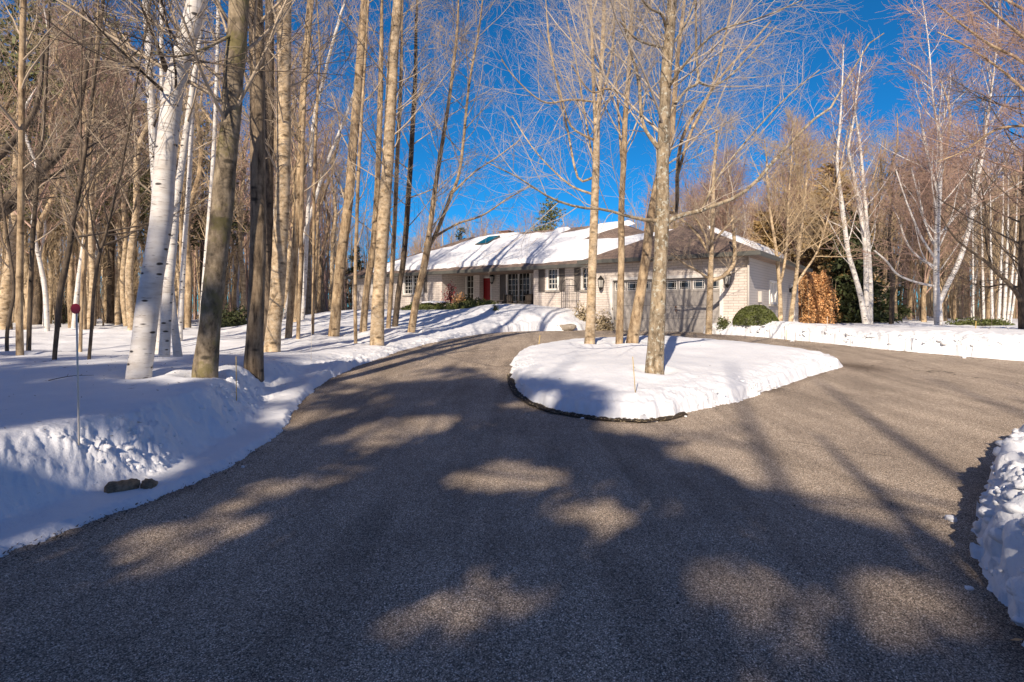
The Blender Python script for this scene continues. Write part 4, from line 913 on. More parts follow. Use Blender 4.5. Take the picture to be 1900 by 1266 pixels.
# porch walls
pw = [rect(864,881,507,560,PY), rect(940,985,505,556,PY)]; pw[0][2] = FM+.25; pw[1][2] = FM+.55
pdoor = rect(894,912,512,560,PY); pdoor[2] = FM; pdoor[3] = FM+2.08
gm = MB(); wall_x(gm, PY, PY+.25, xP0, xP1+.6, .3, EAVE-.02, [tuple(pw[0]), tuple(pdoor), tuple(pw[1])]); gm.build("wall", M['brick'], H)
gm = MB(); gm.box(xP0-.25, xP0, WY+.25, PY+.25, .3, EAVE-.02); gm.build("wall", M['brick'], H); gm = MB(); gm.box(xP1+.35, xP1+.6, WY+.25, PY-.003, .3, EAVE-.02); gm.build("wall", M['brick'], H)
gm = MB(); gm.box(xP0, xP1+.35, WY-.1, PY-.003, .3, FM); gm.build("porch_floor", M['concrete'], H)
gm = MB(); gm.box(xP0, xP1+.35, WY+.002, PY-.003, EAVE-.09, EAVE-.03); gm.build("porch_ceiling", M['soffit'], H)
gm = MB(); cx0 = hx(880, PY-.35); gm.box(cx0, cx0+.42, PY-.40, PY-.05, FM, EAVE-.09); tag(gm.build("pilaster", M['brick'], H, bevel=.01), "pale pilaster beside the red door")
# dark interior
gm = MB(); gm.box(MX0+.6, GX1-.6, WY+3.6, WY+3.7, .4, EAVE-.1); gm.box(MX0+.6, GX1-.6, WY+.6, WY+3.6, .4, .5); gm.build("inner_wall", plain("dim_interior", (.10,.08,.06)), H)

def window(x0, x1, z0, z1, y, nx, nz, parent=H, leaves=1, curtain=False, fw=.09, sill=True):
    f = MB(); f.box(x0-.02, x0+fw, y-.03, y+.12, z0, z1); f.box(x1-fw, x1+.02, y-.03, y+.12, z0, z1); f.box(x0+fw, x1-fw, y-.03, y+.12, z1-fw, z1+.02); f.box(x0+fw, x1-fw, y-.03, y+.12, z0, z0+fw)
    wn = f.build("window", M['white'], parent, bevel=.006)
    gx0, gx1, gz0, gz1 = x0+fw, x1-fw, z0+fw, z1-fw
    MB().box(gx0, gx1, y+.075, y+.085, gz0, gz1).build("pane", M['glass'] if not curtain else M['curtain'], wn)
    mu = MB(); lw = (gx1-gx0)/leaves
    for l in range(leaves):
        a = gx0+l*lw; bb = a+lw
        if l: mu.box(a-.045, a+.045, y-.02, y+.074, gz0, gz1)
        for i in range(1, nx): c = a+(bb-a)*i/nx; mu.box(c-.011, c+.011, y+.045, y+.072, gz0, gz1)
        for j in range(1, nz): c = gz0+(gz1-gz0)*j/nz; mu.box(a+.02, bb-.02, y+.048, y+.070, c-.011, c+.011)
    mu.build("muntin", M['white'], wn)
    if sill: MB().box(x0-.08, x1+.08, y-.09, y-.031, z0-.09, z0-.01).build("sill", M['concrete'], wn, bevel=.01)
    return wn
window(*win_main[0], WY, 3, 5, leaves=2); window(*win_main[1], WY, 3, 5)
window(*win_main[2], WY, 3, 4); window(*win_main[3], WY, 3, 4)
window(*pw[0], PY, 2, 5, sill=False); window(*pw[1], PY, 3, 5, leaves=2)
def shutter(xa, xb, ya, yb, yl):
    x0, x1, z0, z1 = rect(xa, xb, ya, yb, yl); m = MB(); y = yl
    m.box(x0, x0+.05, y-.045, y-.003, z0, z1); m.box(x1-.05, x1, y-.045, y-.003, z0, z1)
    for zz in (z0, (z0+z1)/2-.03, z1-.06): m.box(x0+.05, x1-.05, y-.045, y-.003, zz, zz+.06)
    k = z0+.08
    while k < z1-.08: m.box(x0+.05, x1-.05, y-.034, y-.012, k, k+.028); k += .05
    m.box(x0+.05, x1-.05, y-.010, y-.004, z0+.06, z1-.06)
    m.build("shutter", M['shutter'], H)
shutter(1000,1011,498,542,WY); shutter(1038,1048,496,541,WY); shutter(1066,1077,496,540,WY); shutter(928,938,508,557,PY)
shutter(787,793,509,543,WY)
# red front door
d = MB().box(pdoor[0]+.07, pdoor[1]-.07, PY+.06, PY+.11, FM+.02, pdoor[3]-.07).build("front_door", M['red'], H)
pm = MB(); wd = (pdoor[1]-pdoor[0]-.14); 
for i in range(2):
    for (a, b) in ((.15,.75), (.85,1.35), (1.45,1.9)): x = pdoor[0]+.07+wd*(.1+.45*i); pm.box(x, x+wd*.35, PY+.045, PY+.059, FM+a, FM+b)
pm.build("door_panel", M['red'], d, bevel=.008); MB().lathe((pdoor[1]-.16, PY+.03, FM+.98), [(.01,-.03),(.03,-.015),(.03,.015),(.01,.03)]).build("handle", M['iron'], d, smooth=True)
fm = MB(); fm.box(pdoor[0], pdoor[0]+.07, PY-.02, PY+.13, FM, pdoor[3]); fm.box(pdoor[1]-.07, pdoor[1], PY-.02, PY+.13, FM, pdoor[3]); fm.box(pdoor[0]+.07, pdoor[1]-.07, PY-.02, PY+.13, pdoor[3]-.07, pdoor[3]); fm.build("door_frame", M['white'], d)
# garage door
g = MB(); rows = 4; zb = FG-.02; zt = DZ1-.06; dw = 4.75-.16; x0 = .08
for r in range(rows):
    a = zb+(zt-zb)*r/rows; b_ = zb+(zt-zb)*(r+1)/rows
    g.box(x0, x0+dw, .16, .20, a+.004, b_-.006)
gd = g.build("garage_door", M['gdoor'], H)
g = MB(); gz0, gz1 = zb+(zt-zb)*3/rows+.10, zt-.06
for r in range(3):
    a = zb+(zt-zb)*r/rows; b_ = zb+(zt-zb)*(r+1)/rows
    for k in range(8): xx = x0+dw*(k+.5)/8; g.box(xx-.245, xx+.245, .150, .1595, a+.09, b_-.09)
g.build("door_panel", M['gdoor'], gd, bevel=.006)
for k in range(8):
    xx = x0+dw*(k+.5)/8; hw = .235
    f = MB(); f.box(xx-hw, xx+hw, .150, .159, gz0, gz0+.028); f.box(xx-hw, xx+hw, .150, .159, gz1-.028, gz1); f.box(xx-hw, xx-hw+.028, .150, .159, gz0+.028, gz1-.028); f.box(xx+hw-.028, xx+hw, .150, .159, gz0+.028, gz1-.028)
    for s in (-1, 1): f.box(xx+s*(hw-.085)-.007, xx+s*(hw-.085)+.007, .146, .149, gz0+.03, gz1-.03)
    for s in (gz0+.085, gz1-.085): f.box(xx-hw+.03, xx+hw-.03, .142, .1455, s-.007, s+.007)
    f.build("window_frame", M['white'], gd); MB().box(xx-hw+.02, xx+hw-.02, .1535, .1575, gz0+.02, gz1-.02).build("pane", M['glass'], gd)
MB().box(x0+dw*.60, x0+dw*.60+.05, .12, .15, 1.72, 1.80).tube([(x0+dw*.61, .13, 1.66), (x0+dw*.61-.04, .12, 1.60), (x0+dw*.61, .13, 1.54), (x0+dw*.61+.04, .12, 1.60), (x0+dw*.61, .13, 1.66)], .012, 6).build("handle", M['rust'], gd)
MB().box(-.07, .075, -.03, .16, .5, DZ1+.07).box(4.675, 4.82, -.03, .16, .5, DZ1+.07).box(.075, 4.675, -.03, .16, DZ1-.055, DZ1+.07).build("garage_door_frame", M['white'], H, bevel=.006)
MB().box(-.05, 4.8, -.6, .15, .70, .762).build("garage_threshold", M['concrete'], H)
# side window and side door, on the wall x = GX1
f = MB()
for (a, b_, c_, d_) in ((sy0, sy0+.10, 1.9, 2.95), (sy1-.10, sy1, 1.9, 2.95), (sy0+.10, sy1-.10, 1.9, 2.0), (sy0+.10, sy1-.10, 2.85, 2.95), ((sy0+sy1)/2-.04, (sy0+sy1)/2+.04, 2.0, 2.85)): f.box(GX1-.12, GX1+.03, a, b_, c_, d_)
sw = f.build("window", M['white'], H); MB().box(GX1-.09, GX1-.08, sy0+.1, sy1-.1, 2.0, 2.85).build("pane", M['curtain'], sw); MB().box(GX1+.003, GX1+.09, sy0-.1, sy1+.1, 1.81, 1.895).build("sill", M['concrete'], sw)
sdr = MB().box(GX1-.10, GX1-.04, dy0+.07, dy1-.07, .8, 2.88).build("side_door", M['white'], H)
f = MB(); f.box(GX1-.12, GX1+.02, dy0, dy0+.07, .8, 2.95); f.box(GX1-.12, GX1+.02, dy1-.07, dy1, .8, 2.95); f.box(GX1-.12, GX1+.02, dy0+.07, dy1-.07, 2.88, 2.95); f.build("door_frame", M['white'], sdr)
# corner downpipes
MB().tube([(GX1+.06, -.06, EAVE-.12), (GX1+.06, -.06, .8)], .045, 8).build("downpipe", M['soffit'], H, smooth=True)
MB().tube([(GX0-.06, WY-.08, EAVE-.15), (GX0-.06, WY-.08, .9)], .04, 8).build("downpipe", M['soffit'], H, smooth=True)
MB().box(GX1+.003, GX1+.14, 1.75, 2.05, 1.95, 2.40).tube([(GX1+.08, 1.9, 1.95), (GX1+.08, 1.9, 1.0)], .03, 6).build("meter_box", M['soffit'], H, bevel=.01)

# roofs (real slabs with thickness)
def hip(name, x0, x1, y0, y1, slope, rx0, rx1, ry0, ry1, mat):
    rz = EAVE + slope*min(ry0-y0 if ry0 != ry1 or True else 1, 99)
    m = MB(); t = .16
    m.add([(x0,y0,EAVE),(x1,y0,EAVE),(x1,y1,EAVE),(x0,y1,EAVE),(rx0,ry0,rz),(rx1,ry1,rz),(x0,y0,EAVE-t),(x1,y0,EAVE-t),(x1,y1,EAVE-t),(x0,y1,EAVE-t)],
          [(0,1,5,4),(1,2,5),(2,3,4,5),(3,0,4),(6,9,8,7),(0,6,7,1),(1,7,8,2),(2,8,9,3),(3,9,6,0)] if ry0 == ry1 else
          [(0,1,4),(1,2,5,4),(2,3,5),(3,0,4,5),(6,9,8,7),(0,6,7,1),(1,7,8,2),(2,8,9,3),(3,9,6,0)])
    return m.build(name, mat, H)
SM, SG = .455, .48
MRX0, MRX1, MRY = -19.5+5.9, -2.6, 6.6
hip("main_roof", -19.5, 3.3, .7, 12.5, SM, MRX0, MRX1, MRY, MRY, M['shingle'])
GRX = (GX0-.5+GX1+.5)/2; GHW = (GX1+.5)-GRX
hip("garage_roof", GX0-.5, GX1+.5, -.5, 11.3, SG, GRX, GRX, -.5+GHW, 11.3-GHW, M['shingle'])
# gutters
MB().box(-19.56, GX0-.52, .58, .697, EAVE-.19, EAVE-.01).build("gutter", M['gutter'], H, bevel=.02)
MB().box(GX0-.56, GX1+.62, -.62, -.503, EAVE-.17, EAVE+.005).build("gutter", M['gutter'], H, bevel=.02)
MB().box(GX1+.503, GX1+.62, -.50, 11.3, EAVE-.17, EAVE+.005).build("gutter", M['gutter'], H, bevel=.02)
# roof snow: thick blanket with a torn lower edge
def roof_snow(name, xs, ys, zf, mask, th, label=None):
    X, Y = np.meshgrid(xs, ys); m = mask(X, Y); h = th*ss(m/.16)*(1+.25*noise2(X*.9, Y*.9, 3)) + .03*noise2(X*2.5, Y*2.5, 9)*ss(m/.3)
    Z = zf(X, Y) + np.where(m > 0, h, -.05); nx, ny = len(xs), len(ys)
    i, j = np.meshgrid(np.arange(ny-1), np.arange(nx-1), indexing='ij'); Q = np.stack([i*nx+j, i*nx+j+1, (i+1)*nx+j+1, (i+1)*nx+j], -1).reshape(-1, 4)
    Q = Q[m.ravel()[Q].max(1) > 0]
    return tag(link(name, mesh_np(name, np.stack([X.ravel(), Y.ravel(), Z.ravel()], 1), Q, mats=[M['snow']]), H), label)
zmain = lambda X, Y: EAVE + SM*np.minimum(Y-.7, X+19.5)
def mmain(X, Y):
    e = .25*noise2(X*.7, Y*.7, 11) + .12*noise2(X*2.6, Y*2.6, 12)
    low = (Y-.7) - (.42 + .12*noise2(X*.9, Y*0, 13) + .07*noise2(X*3.5, Y*0, 14))
    left = (X+19.5) - (Y-.7) - 1.5 - .6*noise2(Y*.8, X*.2, 15)
    top = (6.45 - Y) + np.where(X < -6.6, -.35+.5*noise2(X*.5, X*0, 16), 0) 
    # bare brown shingle patches by the ridge and above the garage valley
    def bare(x0, y0, x1, y1, wdt): 
        ab = (x1-x0, y1-y0); L = ab[0]**2+ab[1]**2; t = np.clip(((X-x0)*ab[0]+(Y-y0)*ab[1])/L, 0, 1); return np.hypot(X-x0-t*ab[0], Y-y0-t*ab[1]) - wdt*(.25+.75*t) + e*.5
    def poly(P): P = np.array(P, float); x, y = X.ravel()+.12*noise2(X.ravel()*2, Y.ravel()*2, 5), Y.ravel(); d = dist(P, x, y); return np.where(inside(P, x, y), -d, d).reshape(X.shape)
    p1 = poly([(-6.3,4.95),(-5.4,6.9),(-3.4,6.9),(-4.3,5.7)]); p2 = poly([(-3.75,4.2),(-3.65,4.7),(-2.3,5.8),(-1.3,6.9),(4,6.9),(4,4.5),(-.1,4.1),(-1.4,3.75),(-3.2,3.72)])
    sky_ = np.maximum(np.abs(X-SKX)-.52, np.abs(Y-SKY)-.75)
    a = np.minimum(np.minimum(low, left), top); return np.minimum(np.minimum(a, np.minimum(p1, p2)), sky_)
SKY = 5.1; SKX = hx(905, SKY)
roof_snow("roof_snow", np.arange(-19.4, 2.0, .06), np.arange(.75, 6.62, .06), zmain, mmain, .17, "thick snow over the main roof slope")
zg = lambda X, Y: EAVE + SG*(GX1+.5-X)
roof_snow("roof_snow", np.arange(GRX+.02, GX1+.5, .07), np.arange(.2, 11.3, .07), lambda X, Y: np.minimum(zg(X, Y), EAVE+SG*(Y+.5)), lambda X, Y: np.minimum(np.minimum((GX1-.55+.15*noise2(Y*1.3, Y*0, 4))-X, Y-4.0-.8*(4.5-X)), (10.4-Y)+.8*noise2(X, Y, 8)), .22, "strip of snow on the far garage slope")
zs = float(zmain(np.array(SKX), np.array(SKY)))
sk = MB(); cs = SM; 
def onroof(x, y, up): return (x, y, EAVE+SM*(y-.7)+up)
sk.add([onroof(SKX-.45, SKY-.68, .0), onroof(SKX+.45, SKY-.68, .0), onroof(SKX+.45, SKY+.68, .0), onroof(SKX-.45, SKY+.68, .0), onroof(SKX-.45, SKY-.68, .19), onroof(SKX+.45, SKY-.68, .19), onroof(SKX+.45, SKY+.68, .19), onroof(SKX-.45, SKY+.68, .19)],
       [(0,3,2,1),(4,5,6,7),(0,1,5,4),(1,2,6,5),(2,3,7,6),(3,0,4,7)])
so = sk.build("skylight", M['gutter'], H)
MB().add([onroof(SKX-.40, SKY-.62, .195), onroof(SKX+.40, SKY-.62, .195), onroof(SKX+.40, SKY+.62, .195), onroof(SKX-.40, SKY+.62, .195), onroof(SKX-.40, SKY-.62, .205), onroof(SKX+.40, SKY-.62, .205), onroof(SKX+.40, SKY+.62, .205), onroof(SKX-.40, SKY+.62, .205)],
       [(0,3,2,1),(4,5,6,7),(0,1,5,4),(1,2,6,5),(2,3,7,6),(3,0,4,7)]).build("pane", M['teal'], so)
vx = hx(937, 6.4); MB().box(vx-.35, vx+.35, 6.25, 6.75, 6.3, 6.62).box(vx-.42, vx+.42, 6.18, 6.82, 6.62, 6.68).build("roof_vent", plain("vent_brown", (.16,.08,.055)), H, bevel=.01)
# wall lanterns
def lantern(x, y, z, face, label, s=1.0):
    m = MB(); dx, dy = face; o = (x+dx*.16, y+dy*.16)
    m.tube([(x, y, z+.02), (x+dx*.10, y+dy*.10, z+.12), (o[0], o[1], z+.20*s)], .013, 6); m.lathe((x+dx*.012, y+dy*.012, z), [(.05,-.10),(.055,0),(.05,.10)], 8)
    m.lathe((o[0], o[1], z), [(.02,.20*s),(.04,.17*s),(.115*s,.08*s),(.10*s,.07*s)], 6); m.lathe((o[0], o[1], z), [(.075*s,-.16*s),(.05*s,-.20*s),(.015,-.25*s)], 6)
    for k in range(6): a = k*math.pi/3; m.tube([(o[0]+.095*s*math.cos(a), o[1]+.095*s*math.sin(a), z+.07*s), (o[0]+.072*s*math.cos(a), o[1]+.072*s*math.sin(a), z-.16*s)], .008, 4)
    l = m.build("wall_lantern", M['iron'], H); tag(l, label)
    MB().lathe((o[0], o[1], z), [(.062*s,-.15*s),(.084*s,.06*s)], 6).build("lamp_glass", M['lampglass'], l)
lx = hx(1118, 0); lantern(lx, -.02, hz(524, lx, 0), (0,-1), None, 1.5)
lx = hx(1352, 0); lantern(lx, -.02, hz(517, lx, 0), (0,-1), None, 1.5)
lx = hx(916, PY); lantern(lx, PY-.02, hz(517, lx, PY), (0,-1), None, 1.4)
lantern(GX1+.02, 8.35, 2.62, (1,0), None, 1.15)

def hw(x, y): return (OX+x*EX[0]+y*EY[0], OY+x*EX[1]+y*EY[1])
HR = math.atan2(EX[1], EX[0])

# ---------------------------------------------------------------- yard things
def leafball(name, c, size, n, mat, label, cat, leaf=.07, seed=0, shell=.75, stems=True, lump=.12, group=None, snowcap=0):
    rng = np.random.default_rng(seed); root = empty(name, c, label, cat, group)
    d = nrm(rng.normal(size=(n, 3))); d[:, 2] = np.abs(d[:, 2])*1.0-.12
    r = shell+(1-shell)*rng.random(n)**.5; r = r*(1+lump*noise2(d[:, 0]*4+c[0], d[:, 1]*4+d[:, 2]*3, seed))
    p = d*r[:, None]*np.array(size); nn = nrm(d*1.2+rng.normal(size=d.shape)); a = nrm(np.cross(nn, rng.normal(size=d.shape))); b = np.cross(nn, a); l = leaf*(.6+.8*rng.random(n))[:, None]
    v = np.stack([p-a*l*.5, p+b*l*.35, p+a*l*.6, p-b*l*.35], 1).reshape(-1, 3)
    link("foliage", mesh_np("foliage", v, np.arange(len(v)).reshape(-1, 4), mats=[mat], smooth=False), root)
    if stems:
        m = MB(); r_ = random.Random(seed)
        for i in range(9):
            a_ = r_.random()*6.28; k = .65; m.tube([(0,0,-.2), (math.cos(a_)*size[0]*k*.4, math.sin(a_)*size[1]*k*.4, size[2]*.4), (math.cos(a_)*size[0]*k, math.sin(a_)*size[1]*k, size[2]*.75)], [.02,.014,.006], 5)
        m.build("stem", M['bark_dark'], root)
    if snowcap:
        xs = np.linspace(-1, 1, 26); X, Y = np.meshgrid(xs, xs); R2 = (X/.8)**2+(Y/.8)**2; Z = size[2]*(.86+snowcap*(1-R2)) + .03*noise2(X*5, Y*5, seed)
        i, j = np.meshgrid(np.arange(25), np.arange(25), indexing='ij'); Q = np.stack([i*26+j, i*26+j+1, (i+1)*26+j+1, (i+1)*26+j], -1).reshape(-1, 4); Q = Q[(R2.ravel()[Q].max(1) < 1+.15)]
        link("snow_cap", mesh_np("snow_cap", np.stack([X.ravel()*size[0]*.8, Y.ravel()*size[1]*.8, Z.ravel()], 1), Q, mats=[M['snow']]), root)
    return root
def at(px_, D, dz=0): x = (px_-CX)/F*D; return (x, D, ground_at(x, D)+dz)
leafball("clipped_shrub", at(1402, 20.9, -.05), (.78,.72,.72), 9000, M['leaf_green'], "round clipped green shrub at the garage corner behind the snow bank", "shrub", .055, 1, .86, lump=.05)
leafball("small_shrub", at(1344, 21.3, -.05), (.24,.24,.42), 900, M['leaf_green'], "scraggly small evergreen by the right end of the garage door", "shrub", .06, 2, .3, lump=.5)
leafball("low_shrub", at(775, 30.6), (.85,.6,.42), 3200, M['leaf_green'], "low yellow-green shrub below the double window, left of the snow-capped one", "shrub", .07, 3, .4, lump=.4)
leafball("low_shrub", at(806, 30.2), (1.15,.7,.50), 4200, M['leaf_green'], "wide low shrub carrying a cap of snow before the porch corner", "shrub", .07, 4, .5, lump=.35, snowcap=.18)
leafball("low_shrub", at(857, 28.2, -.05), (.75,.55,.42), 3000, M['leaf_green'], "ragged green shrub on the mound in front of the porch", "shrub", .07, 5, .3, lump=.6)
leafball("low_shrub", at(890, 29.8, .1), (1.2,.5,.45), 3600, M['leaf_green'], "dark low hedge shrub under the front-door path", "shrub", .07, 6, .4, lump=.4)
leafball("low_shrub", at(868, 31.0, .1), (.4,.4,.7), 1500, M['needle_dark'], "upright dark shrub below the narrow porch window", "shrub", .07, 7, .4, lump=.4)
leafball("berry_bush", at(836, 30.6, .5), (.42,.42,1.15), 420, plain("red_berry", (.30,.05,.05)), "sparse bush with red berry clusters against the porch side wall", "shrub", .08, 8, .25, lump=.5)
leafball("dry_bush", at(851, 30.2, .1), (.42,.4,.75), 900, M['leaf_orange'], "golden dry-leaved bush by the porch", "shrub", .08, 9, .3, lump=.5)
leafball("dry_bush", at(1082, 25.9, -.1), (.45,.4,.85), 800, M['leaf_dead'], "pale dry-leaved bush left of the tan island trunk at the wall", "shrub", .09, 10, .3, lump=.5)
leafball("dry_bush", at(1119, 24.9, -.15), (.55,.4,1.15), 1300, M['leaf_dead'], "taller bush with hanging dry leaves beside the garage door frame", "shrub", .10, 11, .3, lump=.5)
leafball("tiny_shrub", at(919, 25.5, -.05), (.16,.16,.34), 140, M['leaf_green'], "tiny twiggy plant poking out of the front mound", "shrub", .06, 12, .3, lump=.5)
leafball("spreading_shrub", at(1812, 30, -.1), (1.5,.6,.42), 3600, M['leaf_green'], "low green shrub patch at the foot of the right woods", "shrub", .09, 13, .4, lump=.5)
leafball("spreading_shrub", at(1848, 29, -.1), (.8,.5,.34), 2000, M['leaf_green'], "low green shrub just left of the birch clump", "shrub", .09, 14, .4, lump=.5)
leafball("young_spruce", at(432, 25, -.1), (.8,.8,1.0), 1600, M['needle'], "young green spruce between the mossy and dark-footed trunks", "shrub", .11, 15, .3, lump=.5)
leafball("young_spruce", at(128, 33, -.1), (.9,.9,1.5), 1600, M['needle_dark'], "young spruce low behind the red disc marker", "shrub", .12, 16, .3, lump=.5)
leafball("young_spruce", at(226, 33, -.1), (.8,.8,1.6), 1600, M['needle_dark'], "young spruce low behind the trunks left of the biggest birch", "shrub", .12, 17, .3, lump=.5)
# rust-coloured hedge right of the house
def rust_hedge():
    rng = np.random.default_rng(9); x, y = (1513-CX)/F*34, 34.0; c = (x, y, ground_at(x, y)-.1); root = empty("leafy_hedge", c, "tall rust-orange leafed hedge right of the house's side wall", "hedge")
    n = 13000; p = np.stack([rng.uniform(-.95, .85, n), rng.uniform(-1.0, 1.0, n), 2.75*rng.random(n)**.9], 1); p[:, :2] *= (1+.14*noise2(p[:, 2]*1.5, p[:, 0]*2, 2))[:, None]; p[:, 2] *= 1.1+.10*noise2(p[:, 0]*3, p[:, 1]*3, 4); q_ = np.clip(p[:, 2]/3.0, 0, 1); p[:, :2] *= (1-.45*q_**3)[:, None]*(1+.10*noise2(p[:, 2]*4, p[:, 0]*3, 6))[:, None]
    a = nrm(rng.normal(size=(n, 3))); b = nrm(np.cross(a, rng.normal(size=(n, 3)))); l = .10*(.6+.8*rng.random(n))[:, None]
    v = np.stack([p-a*l*.5, p+b*l*.4, p+a*l*.5, p-b*l*.4], 1).reshape(-1, 3); link("foliage", mesh_np("foliage", v, np.arange(len(v)).reshape(-1, 4), mats=[M['leaf_orange']], smooth=False), root)
    m = MB()
    for i in range(26): a_ = rng.uniform(-1, 1, 3); m.tube([(a_[0]*.9, a_[1]*.7, -.1), (a_[0], a_[1]*.8, 1.4), (a_[0]*1.05+.1*a_[2], a_[1]*.8, 2.7)], [.022,.015,.006], 5)
    m.build("stem", M['twig_tan'], root)
rust_hedge()
# garden trellis
def trellis():
    x, y = hx(1056, .75), .75; X, Y = hw(x, y); z0 = ground_at(X, Y); zt = hz(518, x, y); w = .42
    t = empty("garden_trellis", (X, Y, z0), "arched black iron trellis standing before the shuttered wall", "trellis", rz=HR); Ht = zt-z0
    arch = [(-w, 0, -.2)] + [(-w, 0, Ht*.8)] + [(-w*math.cos(a), 0, Ht*.8 + (Ht*.2)*math.sin(a)) for a in np.linspace(.2, math.pi-.2, 9)] + [(w, 0, Ht*.8), (w, 0, -.2)]
    MB().tube(arch, .016, 6).build("frame", M['iron'], t)
    m = MB()
    for k in (-.5, 0, .5): m.tube([(w*k, 0, -.2), (w*k, 0, Ht*(.97 if k == 0 else .93))], .010, 5)
    m.build("upright", M['iron'], t); m = MB()
    for k in (.25, .5, .78): m.tube([(-w, 0, Ht*k), (w, 0, Ht*k)], .010, 5)
    m.build("crossbar", M['iron'], t)
trellis()
# porch chairs and bench
def porch_chair(px_, label, yl=2.2, rot=0.0):
    x = hx(px_, yl); X, Y = hw(x, yl); t = empty("porch_chair", (X, Y, FM), label, "chair", "dark chairs on the porch", rz=HR+rot)
    MB().box(-.30,.30,-.28,.28,.38,.43).build("seat", M['wood'], t, bevel=.01)
    b = MB(); [b.box(-.28+.115*i, -.19+.115*i, .26, .30, .43, 1.0) for i in range(5)]; b.build("backrest", M['wood'], t)
    for sx in (-1, 1):
        MB().box(sx*.31-.05, sx*.31+.05, -.34, .28, .60, .635).build("armrest", M['wood'], t)
        for sy in (-.30, .24): MB().box(sx*.31-.03, sx*.31+.03, sy-.03, sy+.03, 0, .60).build("leg", M['wood'], t)
M['wood'] = plain("dark_wood", (.045,.035,.03), .7, .2)
porch_chair(938, "dark slatted chair at the left end of the porch window", rot=.15); porch_chair(975, "dark slatted chair at the right end of the porch window", rot=-.2)
def porch_table():
    x = hx(956, 1.9); X, Y = hw(x, 1.9); t = empty("porch_table", (X, Y, FM), "low pale-topped table between the two porch chairs", "table", rz=HR)
    MB().box(-.5,.5,-.25,.25,.43,.48).build("tabletop", M['concrete'], t, bevel=.01)
    for sx in (-.42,.42):
        for sy in (-.2,.2): MB().box(sx-.03, sx+.03, sy-.03, sy+.03, 0, .43).build("leg", M['iron'], t)
porch_table()
# edging stones, boulder
def rock(name, loc, size, seed, label, cat="rock", mat=None, group=None):
    rng = np.random.default_rng(seed); n, k = 22, 14; th, ph = np.meshgrid(np.linspace(0, 2*np.pi, n, endpoint=False), np.linspace(.02, np.pi-.02, k))
    d = np.stack([np.cos(th)*np.sin(ph), np.sin(th)*np.sin(ph), np.cos(ph)], -1).reshape(-1, 3); d2 = np.sign(d)*np.abs(d)**.65
    r = 1+.22*noise2(d[:, 0]*2.2+seed, d[:, 1]*2.2+d[:, 2]*3, seed)+.07*noise2(d[:, 0]*7, d[:, 2]*7+d[:, 1]*5, seed+1); v = d2*r[:, None]*np.array(size)
    i, j = np.meshgrid(np.arange(k-1), np.arange(n), indexing='ij'); j2 = (j+1) % n; Q = np.stack([i*n+j, (i+1)*n+j, (i+1)*n+j2, i*n+j2], -1).reshape(-1, 4)
    o = link(name, mesh_np(name, v, Q, mats=[mat or M['stone']]), None, loc); o.rotation_euler = (0, 0, seed*1.3); return tag(o, label, cat, group)
def edge_pt(px_, py_, z=.08): D = (CH-z)*F/(py_-HY); return ((px_-CX)/F*D, D)
x, y = edge_pt(215, 912); rock("edging_stone", (x-.02, y+.11, .05), (.12,.08,.09), 3, "brown stone laid bare at the foot of the left snow bank", mat=M['rock'])
x, y = edge_pt(258, 903); rock("edging_stone", (x+.02, y+.10, .04), (.12,.06,.065), 4, "flatter tan stone touching the bare brown one at the left bank foot", mat=M['rock'])
X, Y = (1042-CX)/F*24.2, 24.2; rock("retaining_stone", (X, Y+.45, .88), (.60,.25,.16), 7, "long grey retaining stone with snow on it at the head of the drive")
# dark soil edging round the near side of the island
m = MB(); rr = random.Random(3)
soil = []
for t in np.linspace(0, 1, 150):
    f = 1.2 + t*8.4; i = int(f); a, b = ISL[i], ISL[i+1]; p = a+(b-a)*(f-i); nrm_ = np.array([b[1]-a[1], -(b[0]-a[0])]); nrm_ = -nrm_/np.linalg.norm(nrm_); soil.append((p, nrm_))
P1 = []; 
for s_, off, hz_ in ((0, -.03, .0), (1, -.055, .035), (2, .02, .05), (3, .08, .02)):
    P1.append([(p[0]+n_[0]*(-off)*1.0, p[1]+n_[1]*(-off), float(a_h(p[0], p[1]))+.002+hz_*(.6+.6*rr.random())) for p, n_ in soil])
vs = [q for row in P1 for q in row]; L_ = len(soil); fs = [(r*L_+i, r*L_+i+1, (r+1)*L_+i+1, (r+1)*L_+i) for r in range(3) for i in range(L_-1)]
tag(MB().add(vs, fs).build("soil_edging", plain("dark_soil", (.045,.032,.02), .9, .5, 30), smooth=True), kind="structure")
# leaf litter and bits on the drive
def litter(name, pts, n, mat, label, cat, size, spread=.25, z0=.01):
    rng = np.random.default_rng(len(name)+n); v = []
    for i in range(n):
        c = pts[rng.integers(len(pts))]; x, y = c[0]+rng.normal()*spread, c[1]+rng.normal()*spread; z = float(a_h(x, y))+z0+.01*rng.random(); a = rng.random()*6.28; l = size*(.4+rng.random())
        ca, sa = math.cos(a)*l, math.sin(a)*l; v += [(x-ca, y-sa, z), (x+sa*.4, y-ca*.4, z+.01*rng.random()), (x+ca, y+sa, z+.02*rng.random()), (x-sa*.4, y+ca*.4, z+.008)]
    return tag(link(name, mesh_np(name, v, np.arange(len(v)).reshape(-1, 4), mats=[mat], smooth=False)), label, cat, kind="stuff")
litter("dry_leaf_litter", [p for p, n_ in soil], 620, M['leaf_dead'], "dry brown leaves and crumbs along the island's near edge", "leaf litter", .022, .07, .03)
ed = [edge_pt(a, b, .01) for a, b in ((20,1022),(100,997),(170,968),(240,945),(300,925),(350,905),(400,880),(440,862),(480,840),(520,810),(545,775))]
litter("edge_crumbs", ed, 420, M['bark_dark'], "dark grit and leaf crumbs along the left edge of the drive", "leaf litter", .012, .09, .006)
